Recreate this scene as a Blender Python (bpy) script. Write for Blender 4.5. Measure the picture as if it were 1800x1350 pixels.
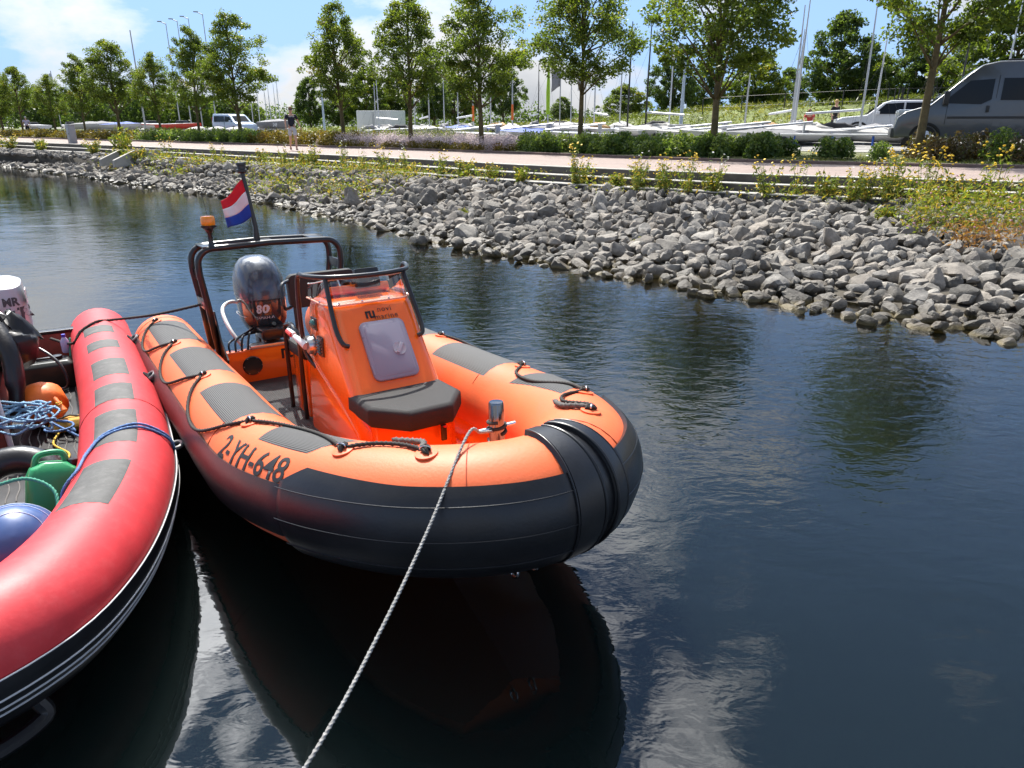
import bpy, bmesh, math, random
import numpy as np
from mathutils import Vector, Matrix, Quaternion, noise as mnoise

# ------------------------------------------------------------------ camera, sky, sun, exposure
scene = bpy.context.scene
for o in list(bpy.data.objects): bpy.data.objects.remove(o)
CAM_H = 2.35
cam_d = bpy.data.cameras.new('camera'); cam = bpy.data.objects.new('camera', cam_d)
scene.collection.objects.link(cam); scene.camera = cam
cam_d.sensor_width = 36.0; cam_d.lens = 36.0*1277/1800
cam_d.clip_start = 0.05; cam_d.clip_end = 3000
cam.location = (0, 0, CAM_H); cam.rotation_euler = (math.radians(90-19.69), 0, 0)
scene.render.resolution_x = 1024; scene.render.resolution_y = 768

SUN_AZ = math.atan2(-.37, .93); SUN_EL = math.radians(52)     # towards the sun: behind the bank, a little left
world = bpy.data.worlds.new('World'); scene.world = world; world.use_nodes = True
def build_world():
    nt = world.node_tree; N = nt.nodes; L = nt.links; N.clear()
    out = N.new('ShaderNodeOutputWorld'); bg = N.new('ShaderNodeBackground')
    sky = N.new('ShaderNodeTexSky'); sky.sky_type = 'NISHITA'; sky.sun_disc = False
    sky.sun_elevation = SUN_EL; sky.sun_rotation = SUN_AZ
    sky.air_density = .8; sky.dust_density = .0; sky.ozone_density = 1.0
    bg.inputs['Strength'].default_value = SKY_STRENGTH
    # cumulus: noise on the sky direction, flattened a little
    tc = N.new('ShaderNodeTexCoord'); sep = N.new('ShaderNodeSeparateXYZ'); L.new(tc.outputs['Generated'], sep.inputs[0])
    def math_(op, a, b=None, clamp=False):
        m = N.new('ShaderNodeMath'); m.operation = op; m.use_clamp = clamp
        for i, v in enumerate((a, b)):
            if v is None: continue
            if isinstance(v, (int, float)): m.inputs[i].default_value = v
            else: L.new(v, m.inputs[i])
        return m.outputs[0]
    comb = N.new('ShaderNodeCombineXYZ'); L.new(sep.outputs['X'], comb.inputs[0]); L.new(sep.outputs['Y'], comb.inputs[1]); L.new(math_('MULTIPLY', sep.outputs['Z'], 2.1), comb.inputs[2])
    mp = N.new('ShaderNodeMapping'); L.new(comb.outputs[0], mp.inputs[0]); mp.inputs['Location'].default_value = CLOUD_OFFSET
    def noise_(scale, det, rough, dist=0.0):
        n = N.new('ShaderNodeTexNoise'); n.inputs['Scale'].default_value = scale; n.inputs['Detail'].default_value = det
        n.inputs['Roughness'].default_value = rough; n.inputs['Distortion'].default_value = dist
        L.new(mp.outputs[0], n.inputs['Vector']); return n.outputs['Fac']
    n1 = noise_(2.3, 10, .55, .15); n2 = noise_(8.0, 8, .6, .3)
    cover = math_('ADD', math_('MULTIPLY', n1, .78), math_('MULTIPLY', n2, .22))
    # a touch more cloud low over the horizon
    low = math_('MULTIPLY', math_('SUBTRACT', .155, sep.outputs['Z'], True), .75)
    cover = math_('ADD', math_('ADD', cover, low), math_('MULTIPLY', math_('SUBTRACT', sep.outputs['Z'], .3, True), HIGH_COVER))
    r1 = N.new('ShaderNodeValToRGB'); L.new(cover, r1.inputs[0])
    r1.color_ramp.elements[0].position = .515; r1.color_ramp.elements[0].color = (0,0,0,1)
    r1.color_ramp.elements[1].position = .60; r1.color_ramp.elements[1].color = (1,1,1,1)
    r2 = N.new('ShaderNodeValToRGB'); L.new(cover, r2.inputs[0])      # cloud colour: bright rims, greyer thick middles
    e = r2.color_ramp.elements; e[0].position = .52; e[0].color = (1.0,1.0,1.0,1); e[1].position = .72; e[1].color = (.58,.61,.66,1)
    sc_ = N.new('ShaderNodeVectorMath'); sc_.operation = 'SCALE'; L.new(r2.outputs[0], sc_.inputs[0]); sc_.inputs['Scale'].default_value = CLOUD_BRIGHT/SKY_STRENGTH
    # clouds scatter light forwards: brighter towards the sun
    dt = N.new('ShaderNodeVectorMath'); dt.operation = 'DOT_PRODUCT'; L.new(tc.outputs['Generated'], dt.inputs[0]); dt.inputs[1].default_value = (math.sin(SUN_AZ)*math.cos(SUN_EL), math.cos(SUN_AZ)*math.cos(SUN_EL), math.sin(SUN_EL))
    fw = math_('MULTIPLY_ADD', math_('POWER', math_('MAXIMUM', dt.outputs['Value'], 0.0), 10.0), 70.0); fw.node.inputs[2].default_value = CLOUD_BRIGHT/SKY_STRENGTH
    L.new(math_('MULTIPLY', fw, 1.0), sc_.inputs['Scale'])
    mx = N.new('ShaderNodeMix'); mx.data_type = 'RGBA'; L.new(r1.outputs[0], mx.inputs[0])
    # pale summer haze towards the horizon
    hz = N.new('ShaderNodeMix'); hz.data_type = 'RGBA'; hr = N.new('ShaderNodeMapRange'); L.new(sep.outputs['Z'], hr.inputs[0]); hr.inputs[1].default_value = 0; hr.inputs[2].default_value = .55; hr.inputs[3].default_value = .95; hr.inputs[4].default_value = 0
    L.new(hr.outputs[0], hz.inputs[0]); L.new(sky.outputs[0], hz.inputs[6]); hz.inputs[7].default_value = (*[c/SKY_STRENGTH for c in HAZE_BLUE], 1)
    L.new(hz.outputs[2], mx.inputs[6]); L.new(sc_.outputs[0], mx.inputs[7])
    L.new(mx.outputs[2], bg.inputs['Color']); L.new(bg.outputs[0], out.inputs[0])
HIGH_COVER = .10; SKY_STRENGTH = 0.12; HAZE_BLUE = (.215,.365,.66); CLOUD_BRIGHT = 0.55; CLOUD_OFFSET = (22.3, -17.4, -1.95)
build_world()
sun_d = bpy.data.lights.new('sun', 'SUN'); sun = bpy.data.objects.new('sun', sun_d); scene.collection.objects.link(sun)
sun_d.energy = 5.0; sun_d.angle = math.radians(.53); sun_d.color = (1.0, .955, .88)
_sv = Vector((math.sin(SUN_AZ)*math.cos(SUN_EL), math.cos(SUN_AZ)*math.cos(SUN_EL), math.sin(SUN_EL)))
sun.rotation_euler = (-_sv).to_track_quat('-Z', 'Y').to_euler(); sun.location = _sv*60
vs = scene.view_settings; vs.view_transform = 'Standard'; vs.look = 'None'; vs.exposure = 0.7; vs.gamma = 1.0; vs.use_curve_mapping = False
scene.cycles.max_bounces = 6; scene.cycles.transparent_max_bounces = 12; scene.cycles.caustics_reflective = False; scene.cycles.caustics_refractive = False
scene.cycles.sample_clamp_indirect = 6.0

# ------------------------------------------------------------------ helpers
COL = scene.collection
R = math.radians
def lk(o, parent=None):
    COL.objects.link(o)
    if parent is not None: o.parent = parent
    return o
def tag(o, label=None, cat=None, group=None, kind=None):
    if label: o['label'] = label
    if cat: o['category'] = cat
    if group: o['group'] = group
    if kind: o['kind'] = kind
    return o
def thing(name, label, cat, loc=(0,0,0), rz=0, group=None):
    o = bpy.data.objects.new(name, None); COL.objects.link(o); o.empty_display_size = .2
    o.location = loc; o.rotation_euler = (0,0,rz); return tag(o, label, cat, group)
def copy_tree(o, parent=None):
    c = o.copy(); COL.objects.link(c); c.parent = parent
    for ch in list(o.children): copy_tree(ch, c)
    return c

_mats = {}
def M(name, col=(.5,.5,.5), rough=.6, metal=0, spec=.5, var=0, vscale=6, bump=0, bscale=40, coat=0, trans=0, wave=None, alpha=1, dirt=None, ior=1.45):
    """procedural principled material: colour varied by noise, relief by noise or ridges, optional dirt of its own shape"""
    if name in _mats: return _mats[name]
    m = bpy.data.materials.new(name); m.use_nodes = True; nt = m.node_tree; N = nt.nodes; L = nt.links
    b = N['Principled BSDF']; b.inputs['Base Color'].default_value = (*col, 1); b.inputs['Roughness'].default_value = rough
    b.inputs['Metallic'].default_value = metal; b.inputs['Specular IOR Level'].default_value = spec; b.inputs['IOR'].default_value = ior
    if coat: b.inputs['Coat Weight'].default_value = coat; b.inputs['Coat Roughness'].default_value = .04
    if trans: b.inputs['Transmission Weight'].default_value = trans
    if alpha < 1: b.inputs['Alpha'].default_value = alpha
    tc = N.new('ShaderNodeTexCoord')
    colout = None
    if var:
        n = N.new('ShaderNodeTexNoise'); n.inputs['Scale'].default_value = vscale; n.inputs['Detail'].default_value = 6; n.inputs['Roughness'].default_value = .65
        L.new(tc.outputs['Object'], n.inputs['Vector'])
        r = N.new('ShaderNodeValToRGB'); L.new(n.outputs['Fac'], r.inputs[0])
        r.color_ramp.elements[0].position = .3; r.color_ramp.elements[1].position = .7
        r.color_ramp.elements[0].color = (*[max(0,c*(1-var)) for c in col], 1); r.color_ramp.elements[1].color = (*[min(1,c*(1+var)) for c in col], 1)
        colout = r.outputs[0]
        rr = N.new('ShaderNodeMapRange'); L.new(n.outputs['Fac'], rr.inputs[0]); rr.inputs[3].default_value = max(.02, rough-.08); rr.inputs[4].default_value = min(1, rough+.1)
        L.new(rr.outputs[0], b.inputs['Roughness'])
    if dirt:
        dcol, dscale, damt = dirt
        n = N.new('ShaderNodeTexNoise'); n.inputs['Scale'].default_value = dscale; n.inputs['Detail'].default_value = 8; n.inputs['Roughness'].default_value = .7
        L.new(tc.outputs['Object'], n.inputs['Vector'])
        r = N.new('ShaderNodeValToRGB'); L.new(n.outputs['Fac'], r.inputs[0]); r.color_ramp.elements[0].position = .5; r.color_ramp.elements[1].position = .72
        r.color_ramp.elements[1].color = (damt, damt, damt, 1)
        mx = N.new('ShaderNodeMix'); mx.data_type = 'RGBA'; L.new(r.outputs[0], mx.inputs[0])
        if colout: L.new(colout, mx.inputs[6])
        else: mx.inputs[6].default_value = (*col, 1)
        mx.inputs[7].default_value = (*dcol, 1); colout = mx.outputs[2]
    if colout: L.new(colout, b.inputs['Base Color'])
    if bump or wave:
        bp = N.new('ShaderNodeBump'); bp.inputs['Distance'].default_value = .01
        if wave:
            w = N.new('ShaderNodeTexWave'); w.wave_type = 'BANDS'; w.bands_direction = wave[1]; w.inputs['Scale'].default_value = wave[0]; w.inputs['Distortion'].default_value = 0
            L.new(tc.outputs['UV' if len(wave) > 3 else 'Object'], w.inputs['Vector']); L.new(w.outputs['Fac'], bp.inputs['Height']); bp.inputs['Strength'].default_value = wave[2]
        else:
            n = N.new('ShaderNodeTexNoise'); n.inputs['Scale'].default_value = bscale; n.inputs['Detail'].default_value = 5
            L.new(tc.outputs['Object'], n.inputs['Vector']); L.new(n.outputs['Fac'], bp.inputs['Height']); bp.inputs['Strength'].default_value = bump
        L.new(bp.outputs[0], b.inputs['Normal'])
    _mats[name] = m; return m

class MB:
    """collects faces of ONE mesh"""
    def __init__(s): s.v = []; s.f = []; s.u = {}
    def add(s, vs, fs):
        k = len(s.v); s.v += [tuple(p) for p in vs]; s.f += [tuple(i+k for i in f) for f in fs]; return s
    def box(s, c, size, rot=None, taper=1.0):
        x,y,z = [d/2 for d in size]; vs = []
        for sz in (-1,1):
            t = taper if sz > 0 else 1
            for sx,sy in ((-1,-1),(1,-1),(1,1),(-1,1)): vs.append(Vector((sx*x*t, sy*y*t, sz*z)))
        if rot is not None: vs = [rot @ v for v in vs]
        c = Vector(c); return s.add([v+c for v in vs], [(3,2,1,0),(4,5,6,7),(0,1,5,4),(1,2,6,5),(2,3,7,6),(3,0,4,7)])
    def sweep(s, pts, r, n=8, cap=True, twist=0, lobes=0, lobe_amp=.25, closed=False, up=None):
        pts = [Vector(p) for p in pts]; m = len(pts); rs = r if isinstance(r, (list,tuple)) else [r]*m
        T = []
        for i in range(m):
            a = pts[(i-1) % m] if closed or i > 0 else pts[0]; b = pts[(i+1) % m] if closed or i < m-1 else pts[-1]
            d = b-a; T.append(d.normalized() if d.length > 1e-9 else Vector((0,0,1)))
        u = Vector(up) if up else (Vector((0,0,1)) if abs(T[0].z) < .9 else Vector((1,0,0)))
        nrm = (u - T[0]*u.dot(T[0])).normalized(); vs = []; acc = 0
        for i in range(m):
            if i:
                q = T[i-1].rotation_difference(T[i]); nrm = q @ nrm; nrm = (nrm - T[i]*nrm.dot(T[i])).normalized(); acc += (pts[i]-pts[i-1]).length
            bn = T[i].cross(nrm)
            for k in range(n):
                a = 2*math.pi*k/n; rr = rs[i]
                if lobes: rr *= 1+lobe_amp*math.cos(lobes*a)
                a += twist*acc
                vs.append(pts[i] + (nrm*math.cos(a)+bn*math.sin(a))*rr)
        fs = []
        for i in range(m if closed else m-1):
            j = (i+1) % m
            for k in range(n): fs.append((i*n+k, i*n+(k+1)%n, j*n+(k+1)%n, j*n+k))
        if cap and not closed: fs += [tuple(range(n-1,-1,-1)), tuple((m-1)*n+k for k in range(n))]
        return s.add(vs, fs)
    def grid(s, P, closed_u=False):
        nu = len(P); nv = len(P[0]); vs = [p for row in P for p in row]; fs = []
        for i in range(nu if closed_u else nu-1):
            for j in range(nv-1):
                a = i*nv+j; b = ((i+1)%nu)*nv+j; fs.append((a, b, b+1, a+1))
        return s.add(vs, fs)
    def loft(s, rings, cap=True):
        n = len(rings[0]); vs = [p for r_ in rings for p in r_]; fs = []
        for i in range(len(rings)-1):
            for k in range(n): fs.append((i*n+k, i*n+(k+1)%n, (i+1)*n+(k+1)%n, (i+1)*n+k))
        if cap: fs += [tuple(range(n-1,-1,-1)), tuple((len(rings)-1)*n+k for k in range(n))]
        return s.add(vs, fs)
    def prism(s, poly, axis_pt, thick):
        """extrude a 3-D polygon along a vector"""
        t = Vector(thick); a = [Vector(p) for p in poly]; n = len(a)
        return s.add(a+[p+t for p in a], [tuple(range(n-1,-1,-1)), tuple(range(n,2*n))]+[(i,(i+1)%n,n+(i+1)%n,n+i) for i in range(n)])
    def lathe(s, prof, c=(0,0,0), n=20, axis=None):
        c = Vector(c); q = Vector((0,0,1)).rotation_difference(Vector(axis)) if axis is not None else None; rings = []
        for (r_, z) in prof:
            ring = []
            for k in range(n):
                p = Vector((r_*math.cos(2*math.pi*k/n), r_*math.sin(2*math.pi*k/n), z)); ring.append((q @ p if q else p)+c)
            rings.append(ring)
        return s.loft(rings)
    def sphere(s, c, r, seg=16, rings=10, sc=(1,1,1)):
        prof = [(max(1e-4, math.sin(math.pi*i/rings))*r, -math.cos(math.pi*i/rings)*r) for i in range(rings+1)]
        k = len(s.v); s.lathe(prof, (0,0,0), seg)
        s.v[k:] = [(p[0]*sc[0]+c[0], p[1]*sc[1]+c[1], p[2]*sc[2]+c[2]) for p in s.v[k:]]; return s
    def mesh(s, name, mat, smooth=True, bevel=0, seg=2, sharp=40, fix=True):
        me = bpy.data.meshes.new(name); me.from_pydata([tuple(p) for p in s.v], [], s.f)
        if fix or bevel:
            bm = bmesh.new(); bm.from_mesh(me)
            if fix: bmesh.ops.recalc_face_normals(bm, faces=bm.faces)
            if bevel:
                es = [e for e in bm.edges if len(e.link_faces) == 2 and e.calc_face_angle(0) > R(28)]
                bmesh.ops.bevel(bm, geom=es, offset=bevel, segments=seg, affect='EDGES', clamp_overlap=True, profile=.6)
            bm.to_mesh(me); bm.free()
        if mat: me.materials.append(mat)
        if smooth:
            me.polygons.foreach_set('use_smooth', [True]*len(me.polygons))
            if sharp < 180: me.set_sharp_from_angle(angle=R(sharp))
        return me
    def build(s, name, mat, parent=None, smooth=True, bevel=0, seg=2, sharp=40, fix=True):
        return lk(bpy.data.objects.new(name, s.mesh(name, mat, smooth, bevel, seg, sharp, fix)), parent)

def rrect(cx, cy, hx, hy, r, z, n=4, f=None):
    """ring of a rounded rectangle in a horizontal plane"""
    out = []
    for (sx, sy, a0) in ((1,1,0),(-1,1,90),(-1,-1,180),(1,-1,270)):
        for k in range(n+1):
            a = R(a0+90*k/n); out.append(Vector((cx+sx*(hx-r)+r*math.cos(a), cy+sy*(hy-r)+r*math.sin(a), z)))
    return out
def catmull(P, n=8, closed=False):
    P = [Vector(p) for p in P]; m = len(P); out = []
    for i in range(m if closed else m-1):
        g = (lambda k: P[k % m]) if closed else (lambda k: P[max(0, min(m-1, k))])
        p0, p1, p2, p3 = g(i-1), g(i), g(i+1), g(i+2)
        for k in range(n):
            t = k/n; out.append(.5*((2*p1)+(p2-p0)*t+(2*p0-5*p1+4*p2-p3)*t*t+(3*p1-p0-3*p2+p3)*t**3))
    if not closed: out.append(P[-1])
    return out
def resample(pts, step):
    out = [pts[0].copy()]; acc = 0
    for a, b in zip(pts[:-1], pts[1:]):
        d = (b-a).length; t = step-acc
        while t <= d and d > 0: out.append(a.lerp(b, t/d)); t += step
        acc = (acc+d) % step if d else acc
    if (out[-1]-pts[-1]).length > step*.3: out.append(pts[-1].copy())
    return out
def text_mesh(body, size, extrude=0.0, shear=0, spacing=1.0, align='CENTER', offset=0.0):
    cu = bpy.data.curves.new('lettering', 'FONT'); cu.body = body; cu.size = size; cu.align_x = align; cu.align_y = 'CENTER'
    cu.shear = shear; cu.space_character = spacing; cu.extrude = extrude; cu.resolution_u = 3; cu.offset = offset
    o = bpy.data.objects.new('lettering', cu); COL.objects.link(o)
    dg = bpy.context.evaluated_depsgraph_get(); me = bpy.data.meshes.new_from_object(o.evaluated_get(dg))
    bpy.data.objects.remove(o); bpy.data.curves.remove(cu); return me
def frame_matrix(origin, x, y):
    x = Vector(x).normalized(); y = Vector(y); y = (y-x*y.dot(x)).normalized(); z = x.cross(y)
    m = Matrix((x, y, z)).transposed().to_4x4(); m.translation = Vector(origin); return m
def lettering(name, body, size, origin, x, y, mat, parent, **kw):
    me = text_mesh(body, size, **kw); me.transform(frame_matrix(origin, x, y)); me.materials.clear(); me.materials.append(mat)
    me.name = name; return lk(bpy.data.objects.new(name, me), parent)
def rope_obj(name, pts, r, mat, parent=None, step=None, pitch=None, lobes=3, n=9):
    P = resample(catmull(pts, 10), step or r*1.6); mb = MB(); mb.sweep(P, r, n, True, 2*math.pi/(pitch or r*7), lobes, .22)
    return mb.build(name, mat, parent, True, sharp=180)
# ------------------------------------------------------------------ the setting: bank, quay, path, yard, water
rng = np.random.default_rng(7); random.seed(7)
S_PTS = [(-260,233),(-120,120.6),(-60,72.3),(-32.3,49.9),(-19,39.2),(-9.8,31.3),(-3.8,25.8),(0,21.9),(2.88,19.4),(5.31,17.7),(7.95,16.2),(10.3,15.1),(16,12.6),(26,8),(45,-1)]
QS = resample(catmull([(x,y,0) for x,y in S_PTS], 12), .6)       # quay edge polyline
QN = []
for i in range(len(QS)):
    d = (QS[min(i+2,len(QS)-1)]-QS[max(i-2,0)]).normalized(); QN.append(Vector((-d.y, d.x, 0)))   # away from the water
W_TAB = ([-260,-60,-32,-20,-12,-6,-2,1,4,7,10,16,45],[2.4,2.4,2.2,3.2,3.9,4.1,4.6,5.3,6.4,7.5,8.4,8.9,9.2])
def wdist(i): return float(np.interp(QS[i].x, *W_TAB))
def strip(offs, i0=0, i1=None, step=1):
    """rows of points: for each station the profile offs = [(distance from quay edge, z)]"""
    P = []
    for i in list(range(i0, (i1 or len(QS)), step)):
        o = offs(i) if callable(offs) else offs
        P.append([QS[i]+QN[i]*d+Vector((0,0,z)) for d, z in o])
    return P
def structure(name, mb, mat, smooth=False, parent=None, **kw):
    o = mb.build(name, mat, parent, smooth, **kw)
    if parent is None: o['kind'] = 'structure'
    return o

# materials
def mat_brick():
    m = M('red brick paving', (.42,.30,.265), .85); nt = m.node_tree; N = nt.nodes; L = nt.links; b = N['Principled BSDF']
    uv = N.new('ShaderNodeUVMap'); br = N.new('ShaderNodeTexBrick'); L.new(uv.outputs[0], br.inputs['Vector'])
    br.inputs['Color1'].default_value = (.31,.225,.20,1); br.inputs['Color2'].default_value = (.26,.20,.18,1); br.inputs['Mortar'].default_value = (.30,.27,.24,1)
    br.inputs['Scale'].default_value = 1; br.inputs['Brick Width'].default_value = .21; br.inputs['Row Height'].default_value = .105; br.inputs['Mortar Size'].default_value = .008
    n = N.new('ShaderNodeTexNoise'); n.inputs['Scale'].default_value = .9; n.inputs['Detail'].default_value = 8; tc = N.new('ShaderNodeTexCoord'); L.new(tc.outputs['Object'], n.inputs['Vector'])
    mx = N.new('ShaderNodeMix'); mx.data_type = 'RGBA'; mx.blend_type = 'MULTIPLY'; mx.inputs[0].default_value = .35; L.new(br.outputs[0], mx.inputs[6]); L.new(n.outputs['Color'], mx.inputs[7])
    r = N.new('ShaderNodeValToRGB'); L.new(n.outputs['Fac'], r.inputs[0]); r.color_ramp.elements[0].color = (.75,.75,.75,1); r.color_ramp.elements[1].color = (1.1,1.08,1.05,1)
    L.new(r.outputs[0], mx.inputs[7]); mx.inputs[0].default_value = 1; L.new(mx.outputs[2], b.inputs['Base Color'])
    bp = N.new('ShaderNodeBump'); bp.inputs['Strength'].default_value = .5; bp.inputs['Distance'].default_value = .004; L.new(br.outputs['Fac'], bp.inputs['Height']); bp.invert = True; L.new(bp.outputs[0], b.inputs['Normal'])
    return m
m_conc = M('weathered concrete', (.38,.365,.335), .9, var=.2, vscale=1.2, bump=.3, bscale=30, dirt=((.20,.19,.14), 2.2, .5))
m_riser = M('shade painted riser concrete', (.085,.078,.070), .9, var=.4, vscale=1.5, bump=.4, bscale=20)  # step concrete with the risers' shade painted in as a dark colour
m_kerb = M('dark brick edging', (.16,.115,.10), .9, var=.3, vscale=5)
m_soil = M('bank soil', (.075,.065,.05), .95, var=.3, vscale=3, bump=.5, bscale=9)
m_verge = M('verge earth and grass', (.12,.125,.05), .95, var=.5, vscale=1.3, bump=.6, bscale=12)
m_yard = M('yard paving', (.27,.26,.245), .9, var=.2, vscale=.5, bump=.2, bscale=20)
m_field = M('rough grass', (.135,.165,.045), .95, var=.45, vscale=.35, bump=.6, bscale=3)
m_bed = M('lake bed', (.20,.135,.045), .95, var=.5, vscale=1.6, bump=.6, bscale=6, dirt=((.05,.05,.02), 1.1, .8))

# bank under the stones and the lake bed beyond it (one sheet)
def bankprof(i):
    w = wdist(i); return [(-w-60,-4.0),(-w-14,-3.2),(-w-6,-1.5),(-w-2.5,-.55),(-w-1.2,-.26),(-w-.35,-.10),(-w+.6,-.02),(-w*.55,.30),(-1.7,.62),(-1.0,.72),(-.4,.74),(.5,.74)]
structure('bank', MB().grid(strip(bankprof)), m_soil, True, sharp=180)
def bedprof(i):
    w = wdist(i); return [(-w-60,-3.9),(-w-14,-3.0),(-w-6,-1.35),(-w-2.5,-.42),(-w-1.2,-.17),(-w-.35,-.05),(-w+.55,-.005)]
structure('lake_bed', MB().grid(strip(bedprof)), m_bed, True, sharp=180)
# two concrete steps and the path's edging
qe = thing('quay_edge', 'long stepped concrete edge between brick path and stones', 'quay edge'); qe['kind'] = 'structure'
def long_prism(prof, name, mat, parent=None, i0=0, i1=None, step=1):
    mb = MB(); P = strip(prof+[prof[0]], i0, i1, step); mb.grid(P); return mb.build(name, mat, parent, False)
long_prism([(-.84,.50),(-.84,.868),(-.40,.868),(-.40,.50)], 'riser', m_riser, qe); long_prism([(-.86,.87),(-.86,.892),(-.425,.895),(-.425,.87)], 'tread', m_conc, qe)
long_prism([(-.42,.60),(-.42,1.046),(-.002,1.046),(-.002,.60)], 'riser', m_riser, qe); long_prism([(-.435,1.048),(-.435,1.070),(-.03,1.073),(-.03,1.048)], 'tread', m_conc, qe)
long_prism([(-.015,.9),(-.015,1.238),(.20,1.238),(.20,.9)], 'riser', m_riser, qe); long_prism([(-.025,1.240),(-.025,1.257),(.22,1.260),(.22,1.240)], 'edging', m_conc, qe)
# brick path with UV in metres
PW = 5.6
def add_path():
    P = strip([(.22,1.25),(PW*.5,1.262),(PW,1.25)]); mb = MB(); mb.grid(P); o = mb.build('path', mat_brick(), None, False); o['kind'] = 'structure'
    me = o.data; uv = me.uv_layers.new(name='UVMap'); co = [0]
    for a, b in zip(QS[:-1], QS[1:]): co.append(co[-1]+(b-a).length)
    dd = [.22, PW*.5, PW]
    for lp in me.loops: uv.data[lp.index].uv = (co[lp.vertex_index//3], dd[lp.vertex_index%3])
add_path()
kb = long_prism([(PW-.05,1.1),(PW-.05,1.335),(PW+.09,1.34),(PW+.09,1.1)], 'kerb', m_kerb); kb['kind'] = 'structure'
structure('planting_strip', MB().grid(strip([(PW+.05,1.31),(PW+1.5,1.36),(PW+4.5,1.40),(PW+6.2,1.40)])), m_verge, True)
def yz(x, off):
    zr = np.interp(off,[11.6,14,20,40],[1.42,1.60,1.72,1.9]); zl = np.interp(off,[11.6,20,60],[1.42,1.45,1.5]); t = np.interp(x,[-14,2],[0,1]); return float(zl+(zr-zl)*t)
structure('yard_ground', MB().grid(strip(lambda i: [(d, yz(QS[i].x+d*.4, d)-.004) for d in (PW+6.0,13,14.5,17,20,26,34,44,PW+62)], step=3)), m_yard, True, sharp=180)
# grassy dyke behind the yard, then land to the horizon
def dyke(i):
    x = QS[i].x; h = float(np.interp(x, [-60,-34,-18,-9,-2,12,45], [.1,.15,.6,1.4,1.75,1.75,1.75])); d0 = 26.0; b = yz(x+d0*.4, d0)
    return [(d0,b-.05),(d0+2.5,b+h*.35),(d0+5,b+h*.8),(d0+7.5,b+h),(d0+14,b+h),(d0+24,1.42)]
structure('dyke', MB().grid(strip(dyke, step=3)), m_field, True, sharp=180)
structure('land', MB().grid(strip([(PW+61,1.44),(300,1.3),(900,1.2),(2200,1.0)], step=8)), m_field, True)

# water
def mat_water():
    m = bpy.data.materials.new('lake water'); m.use_nodes = True; nt = m.node_tree; N = nt.nodes; L = nt.links; N.clear()
    out = N.new('ShaderNodeOutputMaterial'); tc = N.new('ShaderNodeTexCoord')
    def nz(scale, det, rough, stretch=(1,1,1), rot=0, dist=0):
        mp = N.new('ShaderNodeMapping'); mp.inputs['Scale'].default_value = stretch; mp.inputs['Rotation'].default_value = (0,0,rot); L.new(tc.outputs['Object'], mp.inputs[0])
        n = N.new('ShaderNodeTexNoise'); n.inputs['Scale'].default_value = scale; n.inputs['Detail'].default_value = det; n.inputs['Roughness'].default_value = rough; n.inputs['Distortion'].default_value = dist
        L.new(mp.outputs[0], n.inputs['Vector']); return n.outputs['Fac']
    def ma(op, a, b, clamp=False):
        x = N.new('ShaderNodeMath'); x.operation = op; x.use_clamp = clamp
        for i, v in enumerate((a, b)):
            if isinstance(v, (int,float)): x.inputs[i].default_value = v
            else: L.new(v, x.inputs[i])
        return x.outputs[0]
    swell = nz(.9, 2, .5, (1,1.4,1), .5)
    rip = nz(4.2, 3, .55, (1,1.7,1), .35, .6)
    fine = nz(15, 2, .5, (1,1.5,1), .2)
    patch = nz(.16, 3, .55); pr = N.new('ShaderNodeMapRange'); L.new(patch, pr.inputs[0]); pr.inputs[1].default_value = .40; pr.inputs[2].default_value = .60; pr.inputs[3].default_value = .25; pr.inputs[4].default_value = 1.0
    calm = N.new('ShaderNodeAttribute'); calm.attribute_name = 'breeze'
    k = ma('MULTIPLY', pr.outputs[0], calm.outputs['Fac'])
    hgt = ma('ADD', ma('MULTIPLY', swell, .010), ma('MULTIPLY', ma('ADD', ma('MULTIPLY', rip, .0105), ma('MULTIPLY', fine, .0018)), k))
    bp = N.new('ShaderNodeBump'); bp.inputs['Strength'].default_value = 1; bp.inputs['Distance'].default_value = 1.0; L.new(hgt, bp.inputs['Height'])
    gl = N.new('ShaderNodeBsdfGlossy'); gl.inputs['Roughness'].default_value = .025; L.new(bp.outputs[0], gl.inputs['Normal'])
    df = N.new('ShaderNodeSubsurfaceScattering'); df.falloff = 'BURLEY'; df.inputs['Color'].default_value = (.0045,.0076,.0076,1); df.inputs['Radius'].default_value = (.7,.9,.9); df.inputs['Scale'].default_value = 1.0
    tr = N.new('ShaderNodeBsdfTransparent'); tr.inputs['Color'].default_value = (.62,.60,.42,1)
    at_ = N.new('ShaderNodeAttribute'); at_.attribute_name = 'murk'
    body = N.new('ShaderNodeMixShader'); L.new(at_.outputs['Fac'], body.inputs[0]); L.new(tr.outputs[0], body.inputs[1]); L.new(df.outputs[0], body.inputs[2])
    fr = N.new('ShaderNodeFresnel'); fr.inputs['IOR'].default_value = 1.68; L.new(bp.outputs[0], fr.inputs['Normal'])
    mix = N.new('ShaderNodeMixShader'); L.new(fr.outputs[0], mix.inputs[0]); L.new(body.outputs[0], mix.inputs[1]); L.new(gl.outputs[0], mix.inputs[2])
    L.new(mix.outputs[0], out.inputs[0]); return m
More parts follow.
